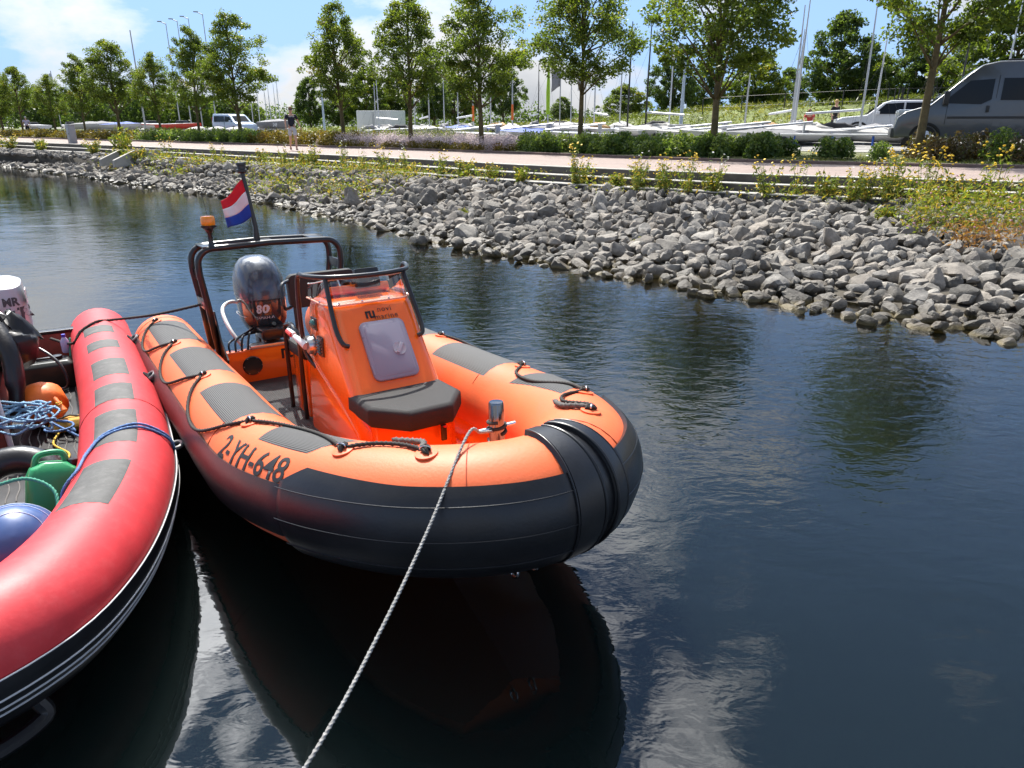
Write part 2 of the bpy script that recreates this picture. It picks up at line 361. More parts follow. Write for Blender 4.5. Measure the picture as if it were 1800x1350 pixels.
def add_water():
    # fine grid near the camera and the bank, coarse far away; depth gives how murky the water column is
    xs = np.concatenate([[-900,-300,-150,-90],np.arange(-60,14,.8),[16,20,30,60,150,900]]); ys = np.concatenate([[-400,-100,-40,-15],np.arange(-6,60,.8),[66,75,90,120,180,300,900]])
    mb = MB(); mb.grid([[Vector((x,y,0)) for y in ys] for x in xs]); o = mb.build('water', mat_water(), None, True, sharp=180); o['kind'] = 'structure'
    me = o.data; n = len(me.vertices); q = np.array([(p.x,p.y) for p in QS]); nn = np.array([(p.x,p.y) for p in QN]); w = np.array([wdist(i) for i in range(len(QS))])
    mk = np.ones(n, np.float32); bz = np.ones(n, np.float32)
    for i, v in enumerate(me.vertices):
        p = np.array((v.co.x, v.co.y)); d = q-p; j = int((d*d).sum(1).argmin())
        off = -float((p-q[j])@nn[j])-w[j]                 # metres out from the waterline
        depth = np.interp(off, [-.6,0,.35,1.2,2.5,6,14], [0,.03,.06,.18,.42,1.35,3.0])
        mk[i] = 1-math.exp(-2.6*depth); r_ = math.hypot(*p)
        bz[i] = np.interp(r_, [2.0,3.4,4.8,7,14,30,80], [.24,.36,.72,.9,.75,.42,.25])
    for nm, arr in (('murk', mk), ('breeze', bz)):
        a = me.attributes.new(nm, 'FLOAT', 'POINT'); a.data.foreach_set('value', arr)
add_water()

# ------------------------------------------------------------------ stones
def mat_rock():
    m = bpy.data.materials.new('grey basalt and limestone'); m.use_nodes = True; nt = m.node_tree; N = nt.nodes; L = nt.links; b = N['Principled BSDF']
    oi = N.new('ShaderNodeObjectInfo'); at_ = N.new('ShaderNodeAttribute'); at_.attribute_name = 'tint'; tc = N.new('ShaderNodeTexCoord'); geo = N.new('ShaderNodeNewGeometry')
    ad = N.new('ShaderNodeMath'); ad.operation = 'ADD'; L.new(oi.outputs['Random'], ad.inputs[0]); L.new(at_.outputs['Fac'], ad.inputs[1]); fr = N.new('ShaderNodeMath'); fr.operation = 'FRACT'; L.new(ad.outputs[0], fr.inputs[0])
    r = N.new('ShaderNodeValToRGB'); L.new(fr.outputs[0], r.inputs[0]); e = r.color_ramp.elements
    e[0].color = (.145,.14,.13,1); e[1].color = (.42,.395,.355,1)
    for p, c in ((.3,(.24,.225,.205,1)),(.55,(.31,.28,.245,1)),(.8,(.27,.26,.245,1))):
        k = e.new(p); k.color = c
    n = N.new('ShaderNodeTexNoise'); n.inputs['Scale'].default_value = 7; n.inputs['Detail'].default_value = 8; n.inputs['Roughness'].default_value = .68; L.new(geo.outputs['Position'], n.inputs['Vector'])
    r2 = N.new('ShaderNodeValToRGB'); L.new(n.outputs['Fac'], r2.inputs[0]); r2.color_ramp.elements[0].position = .3; r2.color_ramp.elements[0].color = (.48,.47,.46,1); r2.color_ramp.elements[1].position = .72; r2.color_ramp.elements[1].color = (1.18,1.16,1.12,1)
    mu = N.new('ShaderNodeMix'); mu.data_type = 'RGBA'; mu.blend_type = 'MULTIPLY'; mu.inputs[0].default_value = 1; L.new(r.outputs[0], mu.inputs[6]); L.new(r2.outputs[0], mu.inputs[7])
    # wet, weedy foot of the bank
    sp = N.new('ShaderNodeSeparateXYZ'); L.new(geo.outputs['Position'], sp.inputs[0])
    n3 = N.new('ShaderNodeTexNoise'); n3.inputs['Scale'].default_value = 1.5; L.new(geo.outputs['Position'], n3.inputs['Vector'])
    w = N.new('ShaderNodeMath'); w.operation = 'MULTIPLY_ADD'; L.new(n3.outputs['Fac'], w.inputs[0]); w.inputs[1].default_value = -.16; L.new(sp.outputs['Z'], w.inputs[2])
    wet = N.new('ShaderNodeMapRange'); L.new(w.outputs[0], wet.inputs[0]); wet.inputs[1].default_value = .0; wet.inputs[2].default_value = .10; wet.inputs[3].default_value = 1; wet.inputs[4].default_value = 0
    mw = N.new('ShaderNodeMix'); mw.data_type = 'RGBA'; mw.blend_type = 'MULTIPLY'; L.new(wet.outputs[0], mw.inputs[0]); L.new(mu.outputs[2], mw.inputs[6]); mw.inputs[7].default_value = (.42,.39,.33,1)
    al = N.new('ShaderNodeMapRange'); L.new(w.outputs[0], al.inputs[0]); al.inputs[1].default_value = -.07; al.inputs[2].default_value = -.03; al.inputs[3].default_value = .5; al.inputs[4].default_value = 0
    mg = N.new('ShaderNodeMix'); mg.data_type = 'RGBA'; L.new(al.outputs[0], mg.inputs[0]); L.new(mw.outputs[2], mg.inputs[6]); mg.inputs[7].default_value = (.20,.15,.04,1)
    L.new(mg.outputs[2], b.inputs['Base Color'])
    ro = N.new('ShaderNodeMapRange'); L.new(wet.outputs[0], ro.inputs[0]); ro.inputs[3].default_value = .9; ro.inputs[4].default_value = .35; L.new(ro.outputs[0], b.inputs['Roughness'])
    b.inputs['Specular IOR Level'].default_value = .35
    n4 = N.new('ShaderNodeTexNoise'); n4.inputs['Scale'].default_value = 22; n4.inputs['Detail'].default_value = 7; n4.inputs['Roughness'].default_value = .7; L.new(geo.outputs['Position'], n4.inputs['Vector'])
    bp = N.new('ShaderNodeBump'); bp.inputs['Strength'].default_value = .8; bp.inputs['Distance'].default_value = .03; L.new(n4.outputs['Fac'], bp.inputs['Height']); L.new(bp.outputs[0], b.inputs['Normal'])
    return m
m_rock = mat_rock()
def ico(sub):
    bm = bmesh.new(); bmesh.ops.create_icosphere(bm, subdivisions=sub, radius=1); v = np.array([x.co[:] for x in bm.verts]); f = np.array([[q.index for q in p.verts] for p in bm.faces]); bm.free(); return v, f
def rock_shape(dirs, rs):
    k = rs.integers(9, 14); n = rs.normal(size=(k,3)); n /= np.linalg.norm(n,axis=1)[:,None]; n = np.vstack([n, -n[:4]+rs.normal(0,.25,(4,3))]); n /= np.linalg.norm(n,axis=1)[:,None]
    h = rs.uniform(.55, 1.0, len(n)); a = np.maximum(dirs@n.T, 0)/h; r = (a**26).sum(1)**(-1/26)
    r = np.minimum(r, 1.35); v = dirs*r[:,None]
    v += +.022*np.sin(v[:,[1,2,0]]*7+rs.uniform(0,6,3)); s = rs.uniform(.75,1.3,3)*np.array([1.08,.95,.86]); return v*s
ICO3 = ico(3); ICO2 = ico(2)
ROCKS_HI = [rock_shape(ICO3[0], rng) for _ in range(26)]; ROCKS_LO = [rock_shape(ICO2[0], rng) for _ in range(40)]
def rock_mesh(v, f, name='rock'):
    me = bpy.data.meshes.new(name); me.from_pydata(v.tolist(), [], f.tolist()); me.materials.append(m_rock)
    me.polygons.foreach_set('use_smooth', [True]*len(me.polygons)); me.set_sharp_from_angle(angle=R(22)); return me
CP, SP = math.cos(R(19.69)), math.sin(R(19.69))
def screen(p):
    z = p[2]-CAM_H; f = p[1]*CP-z*SP; u = p[1]*SP+z*CP
    return (900+1277*p[0]/f, 675-1277*u/f, f) if f > .3 else (-9e9,-9e9,1)
def scatter_rocks():
    bank = bpy.data.objects['bank']; cell = {}; out = []
    I = [i for i in range(len(QS)) if -75 < QS[i].x < 15]
    q = {i: wdist(i) for i in I}
    def zbank(i, d):
        pr = bankprof(i); return float(np.interp(d, [a for a,_ in pr], [b for _,b in pr]))
    def ok(p, r):
        cx, cy = int(p.x//1), int(p.y//1)
        for a in (-1,0,1):
            for b in (-1,0,1):
                for (pp, rr) in cell.get((cx+a,cy+b), ()):
                    if (pp-p).length < (rr+r)*.70: return False
        return True
    for (num, r0, r1, band) in ((70,.21,.29,.45),(700,.155,.21,.8),(9500,.105,.155,1),(24000,.085,.12,1),(20000,.055,.08,1)):
        for _ in range(num):
            i = random.choice(I); w = q[i]; d = -.75-(w-.35)*(1-random.random()**.9*band) if band < 1 else random.uniform(-w-.08,-.98)
            r = random.uniform(r0, r1)
            if d > -1.1 and r > .25: continue
            p = QS[i]+QN[i]*d+Vector((random.uniform(-.3,.3),random.uniform(-.3,.3),0))
            if not ok(p, r): continue
            z = zbank(i, d); cell.setdefault((int(p.x//1),int(p.y//1)), []).append((p, r))
            lift = r*random.uniform(.15,.5) if r > .10 else r*random.uniform(.7,1.5)
            out.append((Vector((p.x,p.y,z+lift)), r*1.12, d))
    big = []
    for k, (p, r, d) in enumerate(out):
        sx, sy, f = screen(p); inv = -20 < sx < 1820 and 0 < sy < 900
        big.append((r/f if inv else 0, k))
    big.sort(reverse=True); top = set(k for s, k in big[:300])
    meshes = [rock_mesh(v, ICO3[1]) for v in ROCKS_HI]
    for me in meshes:
        a = me.attributes.new('tint', 'FLOAT', 'POINT')
    VV = []; FF = []; TT = []; base = 0
    for k, (p, r, d) in enumerate(out):
        e = (random.gauss(0,.35), random.gauss(0,.35), random.uniform(0,6.28))
        if k in top:
            o = bpy.data.objects.new('rock', random.choice(meshes)); o.location = p; o.rotation_euler = e; o.scale = (r*random.uniform(.9,1.2), r*random.uniform(.9,1.1), r*random.uniform(.85,1.1)); lk(o, bank)
        else:
            near = r/screen(p)[2] > .008 and k < 4000
            V, F_ = (ROCKS_HI[random.randrange(26)], ICO3[1]) if near else (ROCKS_LO[random.randrange(40)], ICO2[1])
            m3 = np.array(Matrix.Rotation(e[2],3,'Z') @ Matrix.Rotation(e[0],3,'X') @ Matrix.Rotation(e[1],3,'Y'))
            VV.append((V*r)@m3.T+np.array(p)); FF.append(F_+base); base += len(V); TT.append(np.full(len(V), random.random()))
    me = bpy.data.meshes.new('small_rocks'); V = np.vstack(VV); F_ = np.vstack(FF)
    me.vertices.add(len(V)); me.vertices.foreach_set('co', V.ravel()); me.loops.add(F_.size); me.loops.foreach_set('vertex_index', F_.ravel().astype(np.int32))
    me.polygons.add(len(F_)); me.polygons.foreach_set('loop_start', np.arange(0,F_.size,3,dtype=np.int32)); me.polygons.foreach_set('use_smooth', [True]*len(F_)); me.update(calc_edges=True)
    a = me.attributes.new('tint','FLOAT','POINT'); a.data.foreach_set('value', np.concatenate(TT).astype(np.float32)); me.materials.append(m_rock); me.set_sharp_from_angle(angle=R(22))
    o = lk(bpy.data.objects.new('small_rocks', me), bank); o['kind'] = 'stuff'
    print('rocks', len(out), 'stuff tris', len(F_))
scatter_rocks()
# ------------------------------------------------------------------ materials of the boats
m_otube = M('orange tube fabric', (.76,.145,.048), .52, var=.08, vscale=2.2, bump=.10, bscale=70, spec=.4, dirt=((.55,.14,.07), 6, .45))
m_gel = M('orange gelcoat', (.84,.155,.012), .18, coat=.8, var=.03, vscale=2)
m_rub = M('black rubber', (.012,.013,.016), .33, var=.3, vscale=4, bump=.08, bscale=60, spec=.55)
m_blk = M('black powder coat', (.012,.012,.013), .28, coat=.3)
m_matt = M('black fabric', (.016,.016,.017), .75, bump=.25, bscale=220)
m_rope = M('black rope', (.028,.025,.022), .8, var=.3, vscale=60)
m_ropeg = M('grey rope', (.27,.27,.265), .85, var=.35, vscale=50)
m_steel = M('stainless steel', (.62,.62,.63), .16, metal=1)
m_chrome_o = M('satin aluminium', (.55,.55,.56), .3, metal=1)
m_ink = M('black lettering', (.012,.012,.014), .5)
m_seam = M('tube seam', (.42,.07,.025), .6)
m_hatch = M('lilac grey plastic', (.25,.235,.30), .42, bump=.05, bscale=160)
m_hatch2 = M('pale latch plastic', (.42,.41,.46), .35)
m_deck = M('grey anti slip deck', (.045,.045,.047), .7, wave=(26,'Y',.8), var=.2)
m_white = M('white plastic', (.75,.75,.74), .35)
m_red = M('red plastic', (.6,.03,.02), .3)
def mat_patch():
    m = M('ribbed dark wear patch', (.085,.085,.085), .62); nt = m.node_tree; N = nt.nodes; L = nt.links; b = N['Principled BSDF']
    uv = N.new('ShaderNodeUVMap'); w = N.new('ShaderNodeTexWave'); w.bands_direction = 'Y'; w.inputs['Scale'].default_value = 34; L.new(uv.outputs[0], w.inputs[0])
    w2 = N.new('ShaderNodeTexWave'); w2.bands_direction = 'X'; w2.inputs['Scale'].default_value = 26; L.new(uv.outputs[0], w2.inputs[0])
    a = N.new('ShaderNodeMath'); a.operation = 'MULTIPLY'; L.new(w.outputs['Fac'], a.inputs[0]); L.new(w2.outputs['Fac'], a.inputs[1]); 
    bp = N.new('ShaderNodeBump'); bp.inputs['Strength'].default_value = .6; bp.inputs['Distance'].default_value = .003; L.new(w.outputs['Fac'], bp.inputs['Height']); L.new(bp.outputs[0], b.inputs['Normal'])
    r = N.new('ShaderNodeValToRGB'); L.new(w.outputs['Fac'], r.inputs[0]); r.color_ramp.elements[0].color = (.038,.038,.038,1); r.color_ramp.elements[1].color = (.062,.062,.061,1)
    n = N.new('ShaderNodeTexNoise'); n.inputs['Scale'].default_value = 9; n.inputs['Detail'].default_value = 5
    mx = N.new('ShaderNodeMix'); mx.data_type = 'RGBA'; mx.blend_type = 'MULTIPLY'; mx.inputs[0].default_value = .5; L.new(r.outputs[0], mx.inputs[6]); L.new(n.outputs['Color'], mx.inputs[7]); L.new(r.outputs[0], b.inputs['Base Color']); return m
m_patch = mat_patch()

# ------------------------------------------------------------------ tube: a swept path with points T(s, theta)
class Tube:
    def __init__(s, ctr, rad, n=18):
        s.C = np.array([p[:] for p in catmull(ctr, n)]); s.seg = np.r_[0, np.cumsum(np.linalg.norm(np.diff(s.C,axis=0),axis=1))]; s.LEN = s.seg[-1]; s.rad = rad
    def c(s, t):
        if t < 0: d = (s.C[0]-s.C[2]); d /= np.linalg.norm(d); return s.C[0]+d*(-t)
        if t > s.LEN: d = (s.C[-1]-s.C[-3]); d /= np.linalg.norm(d); return s.C[-1]+d*(t-s.LEN)
        return np.array([np.interp(t, s.seg, s.C[:,k]) for k in range(3)])
    def fr(s, t):
        d = Vector(s.c(t+.04)-s.c(t-.04)).normalized(); o = Vector((d.y,-d.x,0)).normalized(); u = o.cross(d)
        if u.z < 0: u = -u
        return d, o, u
    def T(s, t, th, off=0, rs=1.0):
        d, o, u = s.fr(t); return Vector(s.c(t))+(s.rad*rs+off)*(math.cos(R(th))*o+math.sin(R(th))*u)
    def body(s, ends=(.30,.30), n=28, step=.06):
        mb = MB(); rings = []
        e0, e1 = ends; ts = list(np.arange(0, s.LEN+1e-6, s.LEN/round(s.LEN/step)))
        for k in range(7, 0, -1):
            if e0: a = R(90*k/7); rings.append([s.T(-e0*math.sin(a), th*360/n, 0, max(.02, math.cos(a))) for th in range(n)])
        for t in ts: rings.append([s.T(t, th*360/n) for th in range(n)])
        for k in range(1, 8):
            if e1: a = R(90*k/7); rings.append([s.T(s.LEN+e1*math.sin(a), th*360/n, 0, max(.02, math.cos(a))) for th in range(n)])
        return mb.loft(rings)
    def patch(s, corners, off=.004, nu=14, nv=12, rim=True):
        """corners: (s,theta) at four corners in order; a thin pad with real edge thickness; returns (MB, uvs)"""
        a, b, c_, d = corners; mb = MB(); P = []; uv = []
        for i in range(nu+1):
            u = i/nu; row = []
            for j in range(nv+1):
                v = j/nv; sv = (a[0]*(1-u)+b[0]*u)*(1-v)+(d[0]*(1-u)+c_[0]*u)*v; th = (a[1]*(1-u)+b[1]*u)*(1-v)+(d[1]*(1-u)+c_[1]*u)*v
                edge = rim and (i in (0,nu) or j in (0,nv)); row.append(s.T(sv, th, 0.0 if edge else off)); uv.append((sv, R(th)*s.rad))
            P.append(row)
        return mb.grid(P), uv
    def pad(s, name, corners, mat, parent, off=.005, nu=14, nv=12):
        mb, uv = s.patch(corners, off, nu, nv); o = mb.build(name, mat, parent, True, sharp=180)
        l = o.data.uv_layers.new(name='UVMap')
        for lp in o.data.loops: l.data[lp.index].uv = uv[lp.vertex_index]
        return o
    def line(s, pts, off): return [s.T(a, b, off) for a, b in pts]
    def band(s, s0, s1, th0, th1, off, nu=60, nv=10, lip=0):
        """closed rubber band of thickness off following the tube"""
        mb = MB(); P = []
        for i in range(nu+1):
            t = s0+(s1-s0)*i/nu; f0 = th0(t) if callable(th0) else th0; f1 = th1(t) if callable(th1) else th1
            end = 0.0 if i in (0,nu) else 1.0
            row = [s.T(t, f0, -.01)]+[s.T(t, f0+(f1-f0)*j/nv, off*end+lip*end*(j in (0,nv))) for j in range(nv+1)]+[s.T(t, f1, -.01)]; P.append(row)
        return mb.grid(P)

def droop(tube, a, b, sag, off=.012, n=9, th_sag=None):
    """rope lying on the tube between two anchors, sagging outboard"""
    out = []
    for k in range(n+1):
        u = k/n; s_ = a[0]+(b[0]-a[0])*u; th = a[1]+(b[1]-a[1])*u-sag*4*u*(1-u); out.append((s_, th))
    return tube.line(out, off)

# ------------------------------------------------------------------ the orange rigid inflatable
def orange_rib():
    root = thing('inflatable_boat', 'orange and black rigid inflatable boat with steering console and grey outboard', 'boat', (-2.094,6.234,0), group=None)
    root.rotation_euler = (0, -.04, -.996)
    half = [(-.85,-.80,.45),(.0,-.815,.455),(.8,-.82,.46),(1.6,-.82,.465),(2.3,-.825,.475),(2.75,-.81,.495),(3.15,-.745,.54),(3.53,-.625,.588),(3.865,-.425,.63),(4.065,-.14,.652)]
    tb = Tube(half+[(x,-y,z) for x,y,z in half[::-1]], .272); D = .23; LN = tb.LEN; mid = LN/2
    body = tb.body((.22,.22)).build('tube', m_otube, root, True, sharp=180)
    # seams glued round the tube
    for t in (.12, 3.1+D, 4.78+D):
        for q in (t, LN-t):
            MB().sweep([tb.T(q, th, .0005) for th in range(-60,150,6)], .0022, 6).build('seam', m_seam, body)
    # black rubbing strake and bow fender
    mb = tb.band(.05, 4.02+D, -22, 30, .014, 90, 8); mb.build('rubbing_strake', m_rub, root, True, sharp=60)
    mb = tb.band(LN-.05, LN-4.02-D, -22, 30, .014, 90, 8); mb.build('rubbing_strake', m_rub, root, True, sharp=60)
    fs = 3.98+D
    gm = mid+.12
    top = lambda t: float(np.interp(abs(t-mid), [0,.5,mid-fs-.15,mid-fs], [42,44,50,30]))
    for sg in (-1, 1):
        s0, s1 = (fs, gm-.10) if sg < 0 else (gm+.07, LN-fs)
        bf = tb.band(s0, s1, -60, top, .020, 44, 14).build('bow_fender', m_rub, root, True, sharp=60)
        for th in (24, -4, -32):
            MB().sweep([tb.T(s0+(s1-s0)*k/40, th+3, .021) for k in range(41)], .0030, 6).build('ridge', m_rub, bf)
        wo_ = .125 if sg < 0 else .090; a0, a1 = sorted((gm+sg*.026, gm+sg*wo_))
        hb = tb.band(a0, a1, -72, 110, .025, 10, 26).build('bow_band', m_rub, root, True, sharp=50)
        for q, r_ in ((gm+sg*.028,.007),(gm+sg*(wo_-.004),.004)):
            MB().sweep([tb.T(q, th, .024) for th in range(-70,109,6)], r_, 8).build('lip', m_rub, hb)
    tb.band(gm-.04, gm+.04, -74, 108, .006, 6, 24).build('bow_groove', m_rub, root, True)
    # wear patches
    for (a, b, t0, t1, cut) in ((.06,.93,56,124,0),(1.24,2.03,59,128,0),(2.40,3.16,60,128,0),(3.52,4.14,66,124,.10)):
        for port in (0, 1):
            c = [(a+D,t0),(b-cut+D,t0),(b+D,t1),(a+cut*.0+D,t1)]
            if cut: c = [(a+.07+D,t0),(b-.10+D,t0),(b+.06+D,t1-20),(a+D,t1)]
            if port: c = [(LN-x,y) for x,y in c]
            tb.pad('wear_patch', c, m_patch, root)
    # lifeline, its rings and base patches
    anch = [(.02+D,74),(1.03+D,76),(2.13+D,77),(3.31+D,80),(4.22+D,78),(4.62+D,82)]
    def ring_patch(a, par):
        c = tb.T(a[0], a[1], .002); d, o, u = tb.fr(a[0]); nrm = (c-Vector(tb.c(a[0]))).normalized(); side = nrm.cross(d)
        poly = [c+d*.055*math.cos(k*math.pi/8)+side*.055*math.sin(k*math.pi/8) for k in range(16)]
        poly = [Vector(tb.c(a[0]))+(p-Vector(tb.c(a[0]))).normalized()*(.276) if False else p for p in poly]
        mb = MB(); mb.lathe([(.050,-.004),(.050,.004),(.022,.010),(.001,.011)], c, 18, nrm); pt = mb.build('ring_patch', m_otube, par)
        pts = [c+nrm*(.012+.018*(1-math.cos(k*2*math.pi/14))/1.6)+d*.024*math.sin(k*2*math.pi/14) for k in range(14)]
        MB().sweep(pts, .004, 6, closed=True).build('ring', m_steel, pt)
        MB().sweep([c+nrm*.018+side*.022*math.sin(k*.9)+d*(.016*math.cos(k*1.3))+nrm*.008*math.sin(k*2.1) for k in range(12)], .009, 7).build('knot', m_rope, pt)
    sag = [46, 48, 50, -22, -16]
    for port in (0,1):
        A = [(LN-x,y) for x,y in anch] if port else anch
        for a in A: ring_patch(a, root)
        for k in range(len(A)-1):
            if port and k == 0: continue
            s_ = sag[k] if not port else [0,40,40,-30,-24][k]
            P = droop(tb, A[k], A[k+1], s_, .012)
            if port and k >= 3:
                P = tb.line([A[k],(A[k][0]+(A[k+1][0]-A[k][0])*.18,A[k][1]+26),(A[k][0]+(A[k+1][0]-A[k][0])*.5,A[k][1]+30),(A[k][0]+(A[k+1][0]-A[k][0])*.8,A[k][1]+6),A[k+1]], .012)
            rope_obj('lifeline', P, .0098, m_rope, root)
    # spliced end of the lifeline on the bow
    for port in (0,1):
        e = [(4.60+D,84),(4.58+D,100),(4.50+D,112),(4.36+D,116)]; e = [(LN-x,y) for x,y in e] if port else e
        rope_obj('lifeline', tb.line(e, .016), .014, M('whipped rope',(.10,.095,.09),.85,var=.5,vscale=70), root)
    # registration wrapped round the starboard tube
    def wrap_text(body_, s0, s1, th0, th1, name, mat, ital=0, inverted=False):
        me = text_mesh(body_, 1.0, shear=ital, offset=.012); bm = bmesh.new(); bm.from_mesh(me)
        bmesh.ops.triangulate(bm, faces=bm.faces); 
        for _ in range(2): bmesh.ops.subdivide_edges(bm, edges=[e for e in bm.edges if e.calc_length() > .12], cuts=1, use_grid_fill=False); bmesh.ops.triangulate(bm, faces=bm.faces)
        xs = [v.co.x for v in bm.verts]; ys = [v.co.y for v in bm.verts]; x0, x1, y0, y1 = min(xs), max(xs), min(ys), max(ys)
        for v in bm.verts: v.co = tb.T(s0+(s1-s0)*(v.co.x-x0)/(x1-x0), th0+(th1-th0)*(v.co.y-y0)/(y1-y0), .0022)
        bm.to_mesh(me); bm.free(); me.materials.clear(); me.materials.append(mat); return lk(bpy.data.objects.new(name, me), root)
    wrap_text('2-YH-648', 3.30+D, 3.99+D, 30, 57, 'registration_lettering', m_ink)
    wrap_text('Gemini', .25+D, .75+D, 38, 50, 'maker_lettering', m_seam)
    # hull, inner liner and deck
    xs = [-.05,.6,1.3,2.0,2.6,3.1,3.5,3.75,3.88]; rings = []
    for x in xs:
        u = max(0,(x-1.6)/2.4); w = float(np.interp(x,[0,2.3,2.75,3.15,3.52,3.84,3.98],[.80,.80,.78,.72,.60,.40,.2])); k = -.24+.46*u**2.2; ch = .16+.18*u**1.5
        rings.append([Vector((x,-w,ch+.26)),Vector((x,-w*.86,ch)),Vector((x,-w*.5,(ch+k)/2+.01)),Vector((x,0,k)),Vector((x,w*.5,(ch+k)/2+.01)),Vector((x,w*.86,ch)),Vector((x,w,ch+.26))])
    mbh = MB(); mbh.grid(rings); mbh.add([rings[0][i] for i in range(7)], [(0,1,2,3,4,5,6)]); mbh.add([rings[-1][i] for i in range(7)], [(0,1,2,3,4,5,6)]); mbh.build('hull', m_gel, root, True, sharp=30)
    MB().sweep([(2.9,0,.02),(3.3,0,.09),(3.6,0,.17),(3.82,0,.245)], [.02,.025,.025,.02], 8).build('keel_guard', m_rub, root)
    for sy in (-.05,.06): MB().sweep([Vector((3.93,sy+.02,.235))+Vector((.03*math.sin(k*.5),0,-.03+.03*math.cos(k*.5))) for k in range(13)], .006, 7, closed=False).build('towing_eye', m_steel, root)
    inner = []
    for x in (0.04,.6,1.3,2.0,2.6,3.0,3.35,3.6,3.75):
        w = float(np.interp(x,[0,2.3,2.75,3.15,3.52,3.75],[.60,.60,.58,.50,.34,.16])); inner.append([Vector((x,-w,.42)),Vector((x,-w*.95,.20)),Vector((x,w*.95,.20)),Vector((x,w,.42))])
    mbd = MB(); mbd.grid(inner); mbd.add([inner[-1][i] for i in range(4)], [(0,1,2,3)]); mbd.build('deck_liner', m_gel, root, True, sharp=30)
    MB().prism([(.08,-.52,.204),(1.95,-.52,.204),(2.2,-.40,.204),(2.2,.52,.204),(.08,.52,.204)], 0, (0,0,.008)).build('deck_mat', m_deck, root)
    def transom():
        mb = MB(); mb.box((.03,0,.33),(.09,1.14,.34)); t = mb.build('transom', m_gel, root, True, bevel=.015)
        MB().lathe([(.0,0),(.085,0),(.085,.006),(.078,.012),(.06,.008),(.001,.008)], (.076,-.25,.355), 28, (1,0,0)).build('speaker', m_blk, t)
        for k in range(6): MB().lathe([(.004,0),(.004,.004),(.001,.005)], (.088,-.25+.077*math.cos(k*math.pi/3),.355+.077*math.sin(k*math.pi/3)), 6, (1,0,0)).build('screw', m_steel, t)
        logo = MB(); 
        for y in (.02,.075,.13): logo.box((.0765,y,.42),(.003,.022,.09))
        logo.box((.0765,.047,.455),(.003,.07,.02)); logo.box((.0765,.102,.385),(.003,.07,.02)); logo.build('logo', m_ink, t)
        MB().box((.03,0,.515),(.12,.5,.03)).build('transom_cap', m_chrome_o, t, True, bevel=.006)
        return t
    transom()
    # console --------------------------------------------------------
    cy = .13
    con_rings = []
    for (z, xa, xf, hw, r_) in ((.20,1.42,2.52,.315,.06),(.45,1.44,2.50,.315,.07),(.62,1.46,2.40,.312,.08),(.70,1.48,2.335,.310,.08),(.9,1.52,2.19,.305,.09),(1.08,1.56,2.065,.302,.09),(1.14,1.575,2.025,.300,.09),(1.172,1.59,2.00,.294,.10),(1.186,1.61,1.975,.27,.10),(1.188,1.68,1.88,.16,.08)):
        con_rings.append(rrect((xa+xf)/2, cy, (xf-xa)/2, hw, r_, z, 5))
    con = MB().loft(con_rings).build('console', m_gel, root, True, sharp=50)
    # raised flank moulding running down to the seat
    for sy in (-1,1):
        MB().sweep([(1.52,cy+sy*.302,.80),(1.75,cy+sy*.308,.70),(2.1,cy+sy*.313,.58),(2.4,cy+sy*.314,.44),(2.5,cy+sy*.31,.26)], .012, 8).build('moulding', m_gel, con)
    # dash fascia behind the screen and its gear
    MB().box((1.69,cy,1.195),(.20,.46,.06), Matrix.Rotation(R(-25),3,'Y')).build('dash', m_gel, con, True, bevel=.02)
    MB().box((1.80,cy+.06,1.30),(.05,.17,.13), Matrix.Rotation(R(-15),3,'Y')).build('chart_screen', m_blk, con, True, bevel=.012)
    for y in (-.13,-.04,.17): MB().lathe([(.001,0),(.035,0),(.035,.02),(.028,.024),(.001,.024)], (1.68,cy+y,1.245), 16, (-.7,0,.7)).build('gauge', m_blk, con)
    wheel_c = Vector((1.50,cy-.02,1.12)); wx = Vector((0,1,0)); wy = Vector((-.45,0,.89)).normalized(); 
    sw = MB().sweep([wheel_c+(wx*math.cos(k*math.pi/14)+wy*math.sin(k*math.pi/14))*.165 for k in range(28)], .013, 8, closed=True).build('steering_wheel', m_blk, con)
    for a in (90,210,330): MB().sweep([wheel_c+Vector((.04,0,.02)), wheel_c+(wx*math.cos(R(a))+wy*math.sin(R(a)))*.165], .008, 6).build('spoke', m_steel, sw)
    # front hatch
    fdir = (Vector((2.06,0,1.08))-Vector((2.335,0,.70))).normalized(); side = Vector((0,1,0)); nrm = side.cross(fdir).normalized(); nrm = nrm if nrm.x > 0 else -nrm
    hc = Vector((2.20,cy+.015,.89))+nrm*.004
    def plate(hw, hh, r_, z0, z1, inset=.008):
        ring = lambda w_, h_, rr, zz: [hc+side*p.x+fdir*p.y+nrm*zz for p in rrect(0,0,w_,h_,rr,0,5)]
        return MB().loft([ring(hw,hh,r_,z0),ring(hw,hh,r_,z1-inset*.6),ring(hw-inset,hh-inset,r_-inset*.8,z1)])
    ht = plate(.155,.205,.045,-.01,.016).build('hatch', m_hatch, con, True, sharp=30)
    ring2 = plate(.132,.182,.035,.0,.0185,.004); ring2.build('hatch_lid', m_hatch, ht, True, sharp=30)
    lc = hc+side*.065+fdir*-.01+nrm*.019
    MB().lathe([(.001,0),(.044,0),(.044,.006),(.036,.001),(.001,.001)], lc, 20, nrm).build('latch_bowl', m_hatch2, ht)
    MB().box((0,0,0),(.022,.075,.014)).mesh('tmp', None) if False else None
    mbx = MB(); mbx.box((0,0,0),(.022,.078,.016)); rotm = Matrix((side, fdir, nrm)).transposed() @ Matrix.Rotation(R(-35),3,'Z'); mbx.v = [tuple(rotm @ Vector(p)+lc+nrm*.009) for p in mbx.v]; mbx.build('latch_handle', m_hatch2, ht, True, bevel=.004)
